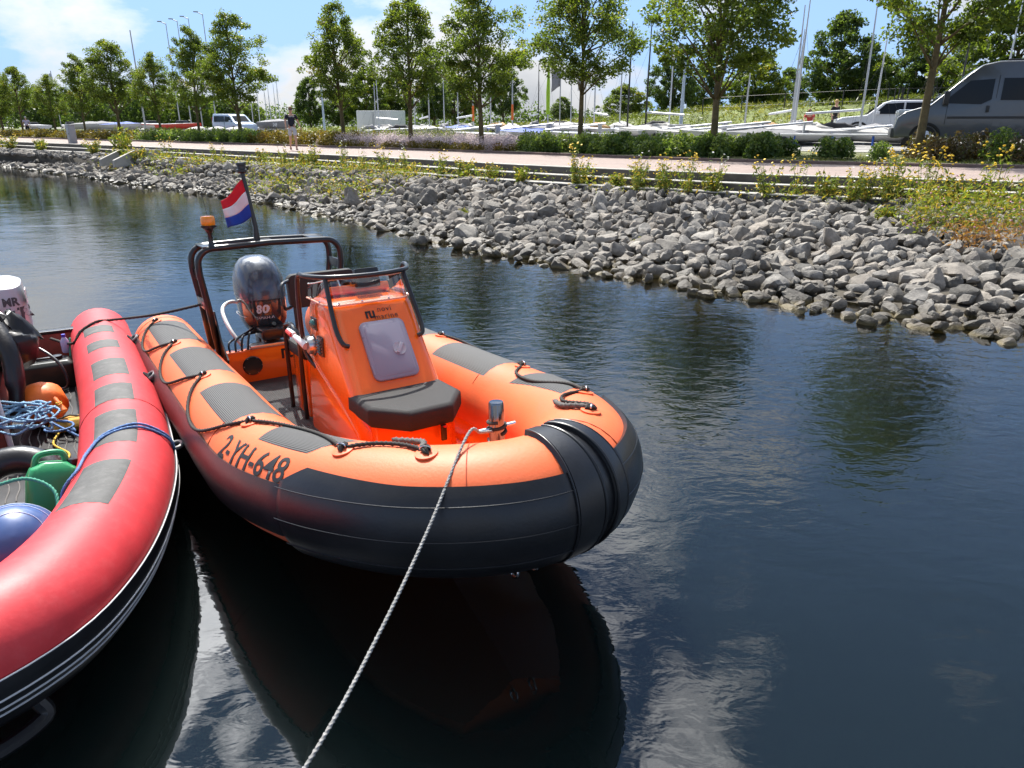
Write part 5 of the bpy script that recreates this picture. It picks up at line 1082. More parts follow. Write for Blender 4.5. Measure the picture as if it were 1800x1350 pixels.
def bank_cover(name, label, x0, x1, d0, d1, n, mat, seed, h, leaf, slim=.3, flowers=0, fmat=None):
    rs = np.random.default_rng(seed); i0, i1 = quay_at(x0), quay_at(x1); C = []; F_ = []
    clumps = [(rs.uniform(i0,i1), rs.uniform(d0,d1), rs.uniform(.25,.6), rs.uniform(.5,1.1)) for _ in range(34)]
    for _ in range(n):
        ci, cd, cr, chh = clumps[rs.integers(34)]; i = int(min(max(i0, ci+rs.normal(0,.7)), i1)); d = cd+rs.normal(0,cr*.5); pr = bankprof(i); z = float(np.interp(d,[a for a,_ in pr],[b for _,b in pr])); p = QS[i]+QN[i]*d; c = (p.x+rs.normal(0,.25),p.y+rs.normal(0,.25),z+.1+rs.random()**1.3*h*chh); C.append(c)
        if flowers and rs.random() < flowers: F_.append(c)
    C = np.array(C); me = leaf_mesh(name, C, leaf*rs.uniform(.5,1.4,len(C)), np.clip(rs.normal(.5,.25,len(C)),0,1), mat, rs, .2, slim); o = tag(lk(bpy.data.objects.new(name, me)), label, 'weeds', kind='stuff')
    if F_:
        mb = MB()
        for c in F_: mb.lathe([(.004,-.01),(.022,.004),(.012,.014)], (c[0],c[1],c[2]+.05), 5)
        mb.build('flower_heads', fmat, o)
bank_cover('bank_weeds','yellow and green weeds growing through the stones behind the flag',-8.2,-1.6,-3.4,-.7,4200,m_weed,1,.42,.055,.3,.10,m_petal)
bank_cover('lush_weeds','lush green weeds with pink flowers at the right end of the bank',8.6,13.5,-3.0,-.7,9000,m_weed,2,.75,.05,.28,.02,m_pink)
bank_cover('dry_weeds','rusty dry weeds hanging over the stones at the right edge',9.3,13.5,-4.3,-3.0,3600,m_dry,3,.42,.045,.25)
bank_cover('far_bank_weeds','green weeds on the stones at the far left bank',-46,-33,-1.8,-.5,3000,m_weed,4,.7,.09,.3,.04,m_petal)
bank_cover('bank_weeds_left','scattered green weeds on the stones left of the flag',-19,-11,-2.4,-.8,1600,m_weed,5,.4,.075,.3,.03,m_petal)
bank_cover('step_weeds','low green and yellow weeds along the concrete steps',-3,13,-1.0,-.45,4200,m_weed,6,.34,.05,.3,.05,m_petal)
bank_cover('step_weeds_left','low weeds along the steps above the yellow bank patch',-12,-3,-1.0,-.4,2200,m_weed,7,.34,.06,.3,.06,m_petal)
rs_ = random.Random(8)
for k in range(22):      # thin flowering stems that nothing tells apart
    x = rs_.uniform(2.5,12.5) if k < 17 else rs_.uniform(-8,2.5); i = quay_at(x); off = rs_.uniform(-1.1,-.45); p = QS[i]+QN[i]*off; v = rs_.choice((0,1,5,3)); s_ = rs_.uniform(.7,1.15)
    t = thing('flowering_stem', 'thin flowering stem among the weeds along the quay steps', 'wild plant', (p.x+rs_.uniform(-.2,.2),p.y,.88), rs_.uniform(0,6), 'thin flowering stems along the quay'); t.scale = (s_*.95,s_*.95,s_*.9)
    for nm, me in zip(('stems','leaves','flowers'), WILD[v]):
        if me:
            o = lk(bpy.data.objects.new(nm, me), t)
            if nm == 'flowers': o['kind'] = 'stuff'
# ------------------------------------------------------------------ the boat yard
m_wht = M('white gelcoat', (.52,.52,.515), .3, var=.06, vscale=2); m_cov = M('pale boat cover', (.38,.37,.355), .8, var=.2, vscale=3, bump=.3, bscale=8); m_gcov = M('grey boat cover', (.20,.20,.21), .8, var=.15, vscale=3, bump=.3, bscale=8)
m_blue = M('blue boat cover', (.03,.08,.36), .7, var=.15, vscale=3); m_bred = M('red boat paint', (.55,.05,.03), .4); m_alu = M('mast aluminium', (.55,.56,.58), .4, metal=.6); m_dkm = M('black mast', (.03,.03,.032), .4)
m_galv = M('galvanised trailer', (.40,.41,.42), .5, metal=.4); m_bframe = M('blue trailer frame', (.02,.08,.38), .5); m_tyre = M('tyre rubber', (.02,.02,.02), .8); m_pole = M('pale blue pole', (.36,.44,.52), .5)
def hull_mesh(L_, w, h, sheer=.12, n=11):
    rings = []
    for k in range(n):
        u = k/(n-1); ww = w/2*(1-max(0,(u-.35)/.65)**2.3*.97)*(1-.12*max(0,.35-u)/.35); z1 = h+sheer*u*u; kz = .02+.5*h*max(0,(u-.7)/.3)**2
        rings.append([Vector((L_*(u-.5),-ww,z1)),Vector((L_*(u-.5),-ww*.92,z1*.5+kz*.5)),Vector((L_*(u-.5),-ww*.55,kz+.04)),Vector((L_*(u-.5),0,kz)),Vector((L_*(u-.5),ww*.55,kz+.04)),Vector((L_*(u-.5),ww*.92,z1*.5+kz*.5)),Vector((L_*(u-.5),ww,z1))])
    mb = MB(); mb.grid(rings); mb.add(rings[0], [(0,1,2,3,4,5,6)]); return mb, rings
def dinghy(kind, L_=3.9, w=1.4, h=.30, hullmat=None, deckmat=None, base=.16):
    """parts list (name, mesh) of one dinghy on its launching trolley; mast built separately"""
    out = []; mb, rings = hull_mesh(L_, w, h); mb.v = [(x,y,z+base) for x,y,z in mb.v]; out.append(('hull', mb.mesh('hull', hullmat or m_wht, True, sharp=50)))
    dk = MB(); P = []
    for k, r_ in enumerate(rings):
        a, b = r_[0], r_[6]; hump = (.20+.05*math.sin(k*2.3) if kind == 'covered' else .06)*math.sin(math.pi*min(1,k/(len(rings)-1)*1.05)); P.append([a+Vector((0,0,base)), a.lerp(b,.25)+Vector((0,0,base+hump*.8)), a.lerp(b,.5)+Vector((0,0,base+hump)), a.lerp(b,.75)+Vector((0,0,base+hump*.8)), b+Vector((0,0,base))])
    dk.grid(P); out.append(('cover' if kind == 'covered' else 'deck', dk.mesh('deck', deckmat or m_wht, True, sharp=180)))
    tr = MB(); tr.sweep([(-L_*.3,0,base-.08),(L_*.62,0,base-.02)], .03, 6); tr.box((-L_*.12,0,base-.10),(.06,w*.9,.06)); tr.box((L_*.25,0,base-.05),(.06,w*.5,.05)); out.append(('trolley', tr.mesh('trolley', m_galv, False)))
    for sy in (-1,1): out.append(('wheel', MB().lathe([(.06,-.05),(.17,-.06),(.19,0),(.17,.06),(.06,.05)], (-L_*.12,sy*w*.48,.19), 14, (0,1,0)).mesh('wheel', m_tyre, True)))
    return out
HV = [dinghy('open'), dinghy('covered',4.0,1.5,.32,m_wht,m_cov), dinghy('covered',3.8,1.4,.30,m_wht,m_gcov), dinghy('open',4.1,1.6,.34,m_wht,m_wht), dinghy('covered',4.0,1.5,.32,m_wht,m_blue)]
MASTS = {}
def put_dinghy(x, y, z, hm, v, rz, lab, dark=False, boom=False, sail=None):
    t = thing('sailing_dinghy', lab, 'dinghy', (x,y,z), rz, 'dinghies parked in the yard')
    for nm, me in HV[v]: lk(bpy.data.objects.new(nm, me), t)
    key = (round(hm*2), dark)
    if key not in MASTS: MASTS[key] = MB().sweep([(.55,0,.36),(.55,0,hm*.5),(.52,0,hm)], [.045,.04,.022], 7).mesh('mast', m_dkm if dark else m_alu)
    mo = lk(bpy.data.objects.new('mast', MASTS[key]), t)
    st = MB()
    for sy in (-.7,.7): st.sweep([(.3,sy,.75),(.53,0,hm*.78)], .004, 3)
    st.sweep([(1.95,0,.9),(.53,0,hm*.78)], .004, 3); st.build('rigging', m_dkm, t)
    if boom: MB().sweep([(.5,0,1.25),(-1.5,.1,1.12)], .05, 7).build('boom', m_alu, t)
    if sail: MB().sweep([(.55,0,1.2),(.55,.02,hm*.55),(.53,0,hm*.98)], [.10,.11,.03], 8).build('rolled_sail', sail, t)
    return t
DN = [(-9.24,51.9,1.5,3.6),(-9.42,55.9,1.52,3.7),(-6.82,48.5,1.52,3.0),(-6.92,55.2,1.57,3.0),(-5.24,47.2,1.53,3.9),(-4.75,54.6,1.61,3.6),(-3.02,47.9,1.59,3.2),(-2.45,43.4,1.55,3.2),(-.97,47.4,1.64,3.8),(-.01,42.7,1.6,3.5),(1.7,53.1,1.75,4.4),(2.46,41.8,1.64,4.2),(3.61,54.1,1.77,3.8),(4.59,41.2,1.66,4.3),(6.04,42.6,1.7,5.2),(5.72,36.7,1.61,5.2),(6.56,35.2,1.6,5.2),(8.57,44.3,1.74,6.0),(11.37,36.0,1.68,4.2),(11.64,33.0,1.64,5.0),(15.04,40.9,1.76,5.2),(11.91,31.4,1.62,5.5),(13.16,30.5,1.62,4.9),(15.25,31.6,1.66,4.0),(17.84,33.7,1.72,3.9),(19.4,33.0,1.72,6.3),(21.99,34.0,1.74,6.1),(-24.6,74.5,1.46,4.8),(-26.8,84.1,1.46,5.3),(-22.8,73.1,1.46,4.4),(-27.5,89.8,1.47,4.9),(-23.5,78.8,1.46,5.6),(-27,79.1,1.46,5.0)]
DL = ['dinghy with blue hull edge left of the white container','dinghy mast just left of the white container, behind','dinghy right of the white container','dinghy mast right of the container, farther back','dinghy left of the lavender bed end tree, front row','dinghy far back behind the lavender bed','dinghy with bare mast just left of the lavender bed end tree','dinghy with orange striped lower mast by the lavender bed end tree','dinghy with white mast right of the lavender bed end tree','dinghy with orange striped mast, right of the white masted one','dinghy with slanting dark mast far behind, left of the green sail','white dinghy with green rolled sail on its mast','dinghy far behind the tree with bare side twigs','white dinghy just right of the tree with bare side twigs','dinghy with pale mast beside the small round dyke tree','white dinghy with black mast, left of a pair','white dinghy with tall black mast, right of a pair','dinghy with pale slanting mast farther back beside the black masts','dinghy with white mast right of the leaning street tree','dinghy with white mast left of the seated people','dinghy behind the people with a thin mast','dinghy with a red topped tall leaning mast','dinghy with tall leaning mast left of the white off-road car','dinghy in front of the white off-road car','dinghy behind the lichen-trunked tree','dinghy with tall mast rising behind the grey van bonnet','dinghy with tall mast rising behind the grey van roof','far dinghy with mast right of the pale blue van, left one','far dinghy mast behind the pale blue van, farthest left','far dinghy with mast left of the walking man','farthest dinghy mast near the horizon left of the walking man','far dinghy with the tallest mast left of the walking man','far dinghy directly behind the pale blue van roof']
m_og = M('orange mast sleeve', (.75,.16,.03), .6); m_lime = M('lime sail', (.38,.62,.03), .6)
for k, (x,y,z,hm) in enumerate(DN):
    t = put_dinghy(x, y, z, hm, ((0,1,3,2,1,0,4,3)[k%8] if k < 14 else (0,1,3,2,1)[k%5]), [1.2,2.0,-1.0,1.6,-1.9][k%5]+.13*((k*5)%7), DL[k], dark=k in (10,15,16,25), boom=k%3 == 1, sail=m_lime if k == 11 else None)
    if k%4 != 3: MB().sweep(catmull([(.5,.08,.50),(.1,.22,.60),(-.5,-.1,.66),(-1.0,.18,.60),(-1.6,.0,.52)], 4), [.05,.09,.12,.15,.13,.17,.14,.12,.16,.13,.10,.14,.11,.09,.08,.06,.04], 9).build('sail_bundle', (m_gcov, m_cov, M('black sail bag',(.03,.03,.035),.8,bump=.4,bscale=20), M('tan sail bag',(.42,.26,.12),.8,bump=.4,bscale=20), m_cov)[k%5], t, True, sharp=180)
    if k in (7,9): MB().sweep([(.55,0,.95),(.55,0,1.75)], .06, 8).build('mast_sleeve', m_og, t)
    if k == 21: MB().box((.5,0,hm),(.16,.16,.14)).build('mast_flag', m_bred, t)
# open hulls stacked on a rack, front right of the yard
def rack():
    t = thing('hull_rack', 'low white tube rack with blue frames in front of the grey van', 'rack', (12.7,28.6,1.55), R(-24))
    for y in (-.5,.5): MB().sweep([(-2.6,y,.42),(2.6,y,.42)], .035, 7).build('rail', m_wht, t)
    for x in (-2.0,-.7,.7,2.0): MB().sweep([(x,-.55,.05),(x,-.5,.40),(x,.5,.40),(x,.55,.05)], .03, 6).build('frame', m_bframe, t)
    for x in (-.2,): MB().lathe([(.05,-.05),(.17,-.06),(.18,0),(.17,.06),(.05,.05)], (x,-.5,.18), 14, (0,1,0)).build('wheel', m_tyre, t)
rack()
for k, (x,y,z,rz,v,lab) in enumerate(((9.0,31.5,1.6,2.75,3,'white open dinghy hull nearest the leaning street tree'),(10.3,30.6,1.6,2.9,2,'grey covered hull leaning by the white dinghies'),(3.2,37.6,1.55,2.7,0,'low white hull behind the green hedge, centre'),(.9,39.5,1.55,2.6,4,'blue covered hull behind the tree with bare side twigs'),(14.6,29.3,1.62,2.6,1,'pale covered hull in front of the white off-road car'),(8.0,33.0,1.6,2.5,1,'pale covered hull right of the black masts'),(-1.7,40.6,1.5,2.6,0,'white hull behind the right end of the lavender bed'))):
    t = thing('dinghy_hull', lab, 'dinghy', (x,y,z-.1), rz, 'mastless hulls in the yard')
    for nm, me in HV[v]: lk(bpy.data.objects.new(nm, me), t)
    MB().sweep([(1.7,0,.62),(-1.5,.2,.92)], .045, 7).build('spar', m_alu, t); MB().box((-1.2,.15,.66),(.06,.4,.5)).build('spar_rest', m_galv, t)
# bigger boats on the left
def big_boat(lab, x, y, z, rz, L_, w, h, hm_, dm, stripe=None, cover=None):
    L_, w, h = L_*.82, w*.82, h*.66
    t = thing('trailer_boat', lab, 'boat', (x,y,z), rz, 'larger boats at the left of the yard')
    for nm, me in dinghy('covered' if cover else 'open', L_, w, h, hm_, cover or dm, .42): lk(bpy.data.objects.new(nm, me), t)
    if stripe:
        mb, rings = hull_mesh(L_*1.004, w*1.012, h); MB().grid([[r_[0]+Vector((0,0,.42)), r_[0].lerp(r_[1],.35)+Vector((0,-.01,.42))] for r_ in rings]).build('stripe', stripe, t); MB().grid([[r_[6]+Vector((0,0,.42)), r_[6].lerp(r_[5],.35)+Vector((0,.01,.42))] for r_ in rings]).build('stripe', stripe, t)
    if not cover: MB().box((.2,0,.42+h+.14),(.9,w*.5,.34), taper=.8).build('console', m_dkm, t, True, bevel=.03)
big_boat('dark red hulled boat on its trailer at the end of the white hulls', -29.3, 68.2, 1.42, -.35, 5.6, 2.0, .75, m_bred, m_wht)
big_boat('red and white boat left of the dark red one', -33.0, 70.8, 1.42, 2.4, 5.6, 2.0, .75, m_wht, m_wht, m_bred)
big_boat('white boat under a blue cover, left of the red and white boat', -36.5, 72.5, 1.42, -.5, 6.4, 2.2, .7, m_wht, m_wht, None, m_blue)
big_boat('white rigid boat behind the grey cabinet', -43.5, 76.0, 1.42, 2.2, 5.6, 2.0, .6, m_wht, m_wht)
big_boat('grey covered boat with its bow up beside the blue covered one', -39.8, 74.0, 1.42, .6, 5.2, 2.0, .8, m_wht, m_wht, None, m_gcov)
big_boat('white boat at the far left behind the walker', -52.0, 84.0, 1.42, 2.5, 6.0, 2.1, .6, m_wht, m_wht)
for k in range(5): 
    t = thing('dinghy_hull', ['first','second','third','fourth','fifth'][k]+' white hull from the left in the row beside the pale blue van', 'dinghy', (-27.2+k*1.15, 66.6-k*.85, 1.42), -.9, 'white hulls in a row by the van')
    for nm, me in HV[(1,0)[k%2]]: lk(bpy.data.objects.new(nm, me), t)
# white container
def container():
    t = thing('storage_container', 'white storage container behind the lavender bed', 'container', (-11.0,65.0,1.45), R(-25)); MB().box((0,0,1.0),(3.4,2.2,1.9)).build('body', M('cream white panels',(.60,.62,.58),.6,wave=(5,'X',.3)), t, True, bevel=.03)
    for x in (-.55,.55): MB().box((x,-1.11,.98),(1.05,.02,1.7)).build('door', M('cream white door',(.56,.58,.54),.6), t, True, bevel=.006)
    for x in (-.06,.06): MB().sweep([(x,-1.13,.2),(x,-1.13,1.8)], .015, 6).build('lock_bar', m_galv, t)
container()
# fence on the dyke
def dyke_fence():
    t = thing('wire_fence', 'thin wire fence along the top of the dyke', 'fence', (6,60,3)); t.location = (0,0,0); i0, i1 = quay_at(-8), quay_at(24); tops = []
    for i in range(i0, i1, 4):
        pr = dyke(i); p = QS[i]+QN[i]*pr[2][0]; z = pr[2][1]; MB().sweep([(p.x,p.y,z),(p.x,p.y,z+1.1)], .035, 5).build('post', m_dkm, t); tops.append(Vector((p.x,p.y,z)))
    for h in (.45,1.05): MB().sweep([p+Vector((0,0,h)) for p in tops], .008, 4).build('wire', m_dkm, t)
dyke_fence()
# lamp posts and poles
def lamp(x, y, z, h, lab, arm=True, r_=.07, mat=m_galv, group='street lamps at the left of the yard'):
    t = thing('street_lamp' if arm else 'yard_pole', lab, 'lamp post' if arm else 'pole', (x,y,z), 0, group if arm else None); MB().sweep([(0,0,0),(0,0,h)], [r_,r_*.55], 9).build('post', mat, t)
    MB().lathe([(r_*1.6,0),(r_*1.6,.12),(r_,.16)], (0,0,0), 10).build('foot', mat, t)
    if arm: MB().sweep([(0,0,h-.06),(-.45,-.12,h+.14)], [.05,.04], 6).build('arm', mat, t); MB().box((-.60,-.16,h+.18),(.45,.2,.09), Matrix.Rotation(.27,3,'Z')).build('lamp_head', m_gcov, t, True, bevel=.02)
for (x,y,z,h), lab in zip(((-37.7,87.7,1.46,11.2),(-36.6,88.1,1.46,11.5),(-35.5,88.5,1.46,11.8),(-31.7,82.8,1.46,11.5)), ('leftmost of the four lamp posts behind the trees','second lamp post from the left of the four','third lamp post from the left of the four','rightmost of the four lamp posts, over the pale blue van')): lamp(x,y,z,h,lab)
lamp(-32.3,67.9,1.43,8.4,'tall plain pole rising between the street trees at left',False,.08,m_galv); lamp(-15.8,64.9,1.45,3.9,'pale blue pole right of the walking man',False,.11,m_pole); lamp(10.0,45.7,1.76,4.1,'pale blue pole left of the leaning street tree',False,.12,m_pole)
def flagpole(x, y, z, h, lab, col):
    t = thing('banner_pole', lab, 'flag', (x,y,z)); MB().sweep([(0,0,0),(0,0,h)], .035, 7).build('pole', m_galv, t); P = [[Vector((-.55*u+.03*math.sin(u*6+v*3),.08*math.sin(u*5+v*2),h-.1-v*1.1-.35*u)) for v in (0,.25,.5,.75,1)] for u in [k/6 for k in range(7)]]
    o = MB().grid(P).build('banner', M('banner '+str(col), col, .8), t, True, sharp=180); o.modifiers.new('cloth','SOLIDIFY').thickness = .01
flagpole(-44.9,76.8,1.43,5.8,'pole with a long white banner above the far street trees',(.6,.62,.66)); flagpole(2.9,47.0,1.7,4.0,'grey flag flying beside the green sail',(.22,.22,.24)); flagpole(4.9,52.0,1.75,4.2,'pale flag on a thin pole right of the trunk with bare twigs',(.55,.55,.57))
# grey cabinet and concrete outfall on the quay
t = thing('utility_cabinet', 'grey steel utility cabinet beside the path at far left', 'cabinet', (-26.5,46.2,1.255), R(-40)); MB().box((0,0,.52),(.48,.36,1.04)).build('housing', M('grey cabinet steel',(.30,.31,.33),.5,var=.1), t, True, bevel=.015); MB().box((0,0,1.06),(.54,.42,.05)).build('roof', m_galv, t, True, bevel=.01); MB().box((0,-.185,.52),(.40,.012,.88)).build('door', M('grey cabinet door',(.27,.28,.30),.5), t, True, bevel=.004); MB().box((.14,-.196,.55),(.03,.02,.10)).build('handle', m_dkm, t)
t = thing('outfall', 'concrete outfall with two wing walls among the stones', 'outfall', (-18.6,36.9,.45), R(-40)); 
for x in (-.75,.75): MB().prism([(x,-1.1,0),(x,1.3,0),(x,1.3,.75),(x,-.1,.72),(x,-1.1,.30)], 0, (.2,0,0)).build('wing_wall', m_conc, t)
MB().box((.1,1.2,.35),(1.5,.2,.7)).build('head_wall', m_conc, t, True); MB().lathe([(.22,0),(.22,.06),(.16,.06),(.16,0)], (.1,1.09,.3), 16, (0,-1,0)).build('pipe_mouth', m_galv, t)

# ------------------------------------------------------------------ vehicles
m_glass = M('dark vehicle glass', (.008,.009,.010), .08, spec=.3); m_lamp = M('headlamp glass', (.55,.57,.60), .12, coat=.6); m_tail = M('red tail lamp', (.45,.02,.02), .2)
def vehicle(name, lab, loc, rz, prof, w, belt, tumble, paint, windows, wheels, wr, extras, group=None):
    """prof: closed side outline (x,z), front at -x; windows: side polygons; built as body, glass, wheels, trim"""
    t = thing(name, lab, 'van' if 'van' in name else 'car', loc, rz, group); top = max(z for _, z in prof)
    Y = lambda z: w/2*(1-tumble*max(0,(z-belt)/(top-belt)))
    mb = MB(); n = len(prof); bmv = []
    for x, z in prof: bmv.append(Vector((x,-Y(z),z)))
    for x, z in prof: bmv.append(Vector((x,Y(z),z)))
    bm = bmesh.new(); vs = [bm.verts.new(v) for v in bmv]
    for k in range(n): bm.faces.new((vs[k],vs[(k+1)%n],vs[n+(k+1)%n],vs[n+k]))
    bm.faces.new(vs[:n][::-1]); bm.faces.new(vs[n:]); bmesh.ops.recalc_face_normals(bm, faces=bm.faces)
    bmesh.ops.triangulate(bm, faces=[f for f in bm.faces if len(f.verts) > 4])
    es = [e for e in bm.edges if len(e.link_faces) == 2 and e.calc_face_angle(0) > R(40)]; bmesh.ops.bevel(bm, geom=es, offset=.06, segments=3, affect='EDGES', profile=.5, clamp_overlap=True)
    me = bpy.data.meshes.new('body'); bm.to_mesh(me); bm.free(); me.materials.append(paint); me.polygons.foreach_set('use_smooth',[True]*len(me.polygons)); me.set_sharp_from_angle(angle=R(35)); body = lk(bpy.data.objects.new('body', me), t)
    for nm, poly, mat, off in windows:
        for sy in (-1,1): MB().prism([Vector((x, sy*(Y(z)+off), z)) for x, z in poly], 0, (0,-sy*.03,0)).build(nm, mat, t, False)
    for wx in wheels:
        for sy in (-1,1):
            whl = MB().lathe([(wr*.62,-.11),(wr*.96,-.11),(wr,-.06),(wr,.06),(wr*.96,.11),(wr*.62,.11)], (wx,sy*(w/2-.09),wr), 26, (0,1,0)).build('wheel', m_tyre, t); MB().lathe([(.05,0),(wr*.60,.0),(wr*.62,.03),(wr*.3,.045),(.03,.05)], (wx,sy*(w/2+.01),wr), 20, (0,sy,0)).build('rim', m_chrome_o, whl)
            MB().sweep([(wx+(wr+.07)*math.cos(a), sy*(w/2+.002), wr+(wr+.07)*math.sin(a)) for a in [R(8+164*k/16) for k in range(17)]], .045, 6).build('wheel_arch', m_tyre, t)
    for nm, c, s_, mat in extras:
        MB().box(c, s_).build(nm, mat, t, True, bevel=min(s_)*.25)
    return t
p_gr = M('grey van paint', (.095,.104,.118), .22, coat=.7, var=.03); p_wh = M('white car paint', (.66,.67,.69), .22, coat=.6); p_bl = M('pale blue van paint', (.42,.52,.66), .25, coat=.5)
van_prof = [(-2.95,.35),(-3.0,.62),(-2.92,.98),(-2.70,1.16),(-2.02,1.36),(-1.05,2.28),(-.75,2.52),(-.3,2.62),(3.0,2.60),(3.05,.45),(2.5,.33)]
Vv = vehicle('grey_van', 'dark grey high roofed van parked behind the copper hedge', (15.8,25.25,1.58), R(-24.3), van_prof, 2.05, 1.25, .11, p_gr,
 [('side_window',[(-1.72,1.40),(-1.02,2.06),(-.36,2.10),(-.36,1.50),(-.62,1.36)],m_glass,.004),('side_window',[(-.12,1.48),(-.12,2.12),(1.45,2.10),(1.45,1.46)],m_glass,.004),('side_window',[(1.6,1.46),(1.6,2.10),(2.8,2.08),(2.8,1.46)],m_glass,.004),
  ('door_seam',[(-.25,.5),(-.25,2.2),(-.235,2.2),(-.235,.5)],m_tyre,.003),('door_seam',[(-1.55,.75),(-1.55,1.4),(-1.535,1.4),(-1.535,.75)],m_tyre,.003),('door_seam',[(1.5,.5),(1.5,2.2),(1.515,2.2),(1.515,.5)],m_tyre,.003),('rub_strip',[(-1.5,.93),(-1.5,1.0),(2.9,1.0),(2.9,.93)],m_dkm,.012),('fuel_flap',[(-.22,.70),(-.22,.92),(-.02,.92),(-.02,.70)],M('grey flap paint',(.10,.11,.122),.25,coat=.6),.005)],
 (-2.05,1.75),.35,[('front_bumper',(-2.9,0,.5),(.35,2.0,.34),M('dark bumper plastic',(.05,.052,.055),.6)),('headlamp',(-2.68,-.83,1.12),(.5,.2,.20),m_lamp),('headlamp',(-2.68,.83,1.12),(.5,.2,.20),m_lamp),('mirror',(-1.62,-1.17,1.55),(.16,.22,.42),m_dkm),('mirror',(-1.62,1.17,1.55),(.16,.22,.42),m_dkm),('door_handle',(-.42,-1.045,1.22),(.09,.03,.20),m_dkm),('roof_rail',(1.2,-.75,2.65),(2.6,.05,.05),m_dkm)])
MB().prism([(-1.95,-.85,1.42),(-1.95,.85,1.42),(-1.10,.80,2.23),(-1.10,-.80,2.23)], 0, (-.015,0,.014)).build('windscreen', m_glass, Vv, False)
suv_prof = [(-2.35,.42),(-2.42,.72),(-2.32,.98),(-2.1,1.06),(-1.15,1.14),(-.55,1.64),(-.25,1.74),(1.9,1.74),(2.3,1.16),(2.38,.7),(2.3,.42)]
Vs = vehicle('white_suv', 'white off-road car parked behind the dinghies', (16.9,34.3,1.58), R(-20), suv_prof, 1.95, 1.12, .16, p_wh,
 [('side_window',[(-.88,1.18),(-.45,1.60),(.25,1.64),(.25,1.18)],m_glass,.004),('side_window',[(.33,1.18),(.33,1.64),(1.15,1.64),(1.3,1.18)],m_glass,.004),('side_window',[(1.4,1.2),(1.3,1.62),(1.75,1.60),(2.0,1.22)],m_glass,.004),('door_seam',[(.28,.5),(.28,1.15),(.30,1.15),(.30,.5)],m_tyre,.003),('sill',[(-1.2,.36),(-1.2,.48),(1.2,.48),(1.2,.36)],m_dkm,.006)],
 (-1.45,1.45),.38,[('headlamp',(-2.28,-.75,.90),(.22,.36,.16),m_lamp),('headlamp',(-2.28,.75,.90),(.22,.36,.16),m_lamp),('mirror',(-.75,-1.05,1.22),(.16,.2,.16),p_wh),('mirror',(-.75,1.05,1.22),(.16,.2,.16),p_wh),('bumper',(-2.35,0,.5),(.2,1.8,.2),m_dkm),('door_handle',(.15,-.985,1.0),(.18,.03,.04),p_wh),('roof_rail',(.8,-.72,1.77),(1.8,.04,.05),m_dkm)])
MB().prism([(-1.12,-.78,1.18),(-1.12,.78,1.18),(-.58,.70,1.62),(-.58,-.70,1.62)], 0, (-.012,0,.012)).build('windscreen', m_glass, Vs, False)
mpv_prof = [(-2.15,.38),(-2.2,.66),(-2.1,.92),(-1.35,1.10),(-.75,1.62),(-.45,1.76),(2.0,1.80),(2.12,1.2),(2.14,.4)]
Vb = vehicle('blue_van', 'pale blue small van parked left among the street trees', (-25.0,69.5,1.42), R(142), mpv_prof, 1.85, 1.05, .13, p_bl,
 [('side_window',[(-1.1,1.12),(-.66,1.55),(.1,1.60),(.1,1.12)],m_glass,.004),('side_window',[(.2,1.12),(.2,1.60),(1.8,1.62),(1.8,1.12)],m_glass,.004),('door_seam',[(.14,.45),(.14,1.1),(.16,1.1),(.16,.45)],m_tyre,.003)],
 (-1.35,1.3),.33,[('tail_lamp',(2.1,-.82,1.2),(.08,.14,.6),m_tail),('tail_lamp',(2.1,.82,1.2),(.08,.14,.6),m_tail),('headlamp',(-2.05,-.7,.85),(.2,.34,.16),m_lamp),('headlamp',(-2.05,.7,.85),(.2,.34,.16),m_lamp),('bumper',(2.12,0,.5),(.12,1.7,.24),m_dkm),('mirror',(-.95,1.02,1.15),(.14,.18,.16),p_bl)])
MB().prism([(-1.30,-.72,1.14),(-1.30,.72,1.14),(-.78,.66,1.60),(-.78,-.66,1.60)], 0, (-.012,0,.012)).build('windscreen', m_glass, Vb, False)
t = thing('trailer_hull', 'dark hull lettered 248 right of the pale blue van', 'boat', (-21.2,69.5,1.42), R(-38))
for nm, me in dinghy('covered',4.2,1.6,.6,m_gcov,m_gcov,.5): lk(bpy.data.objects.new(nm, me), t)
lettering('number_lettering', '248', .42, (.9,-.83,.86), (1,0,0), (0,.12,1), m_white, t)
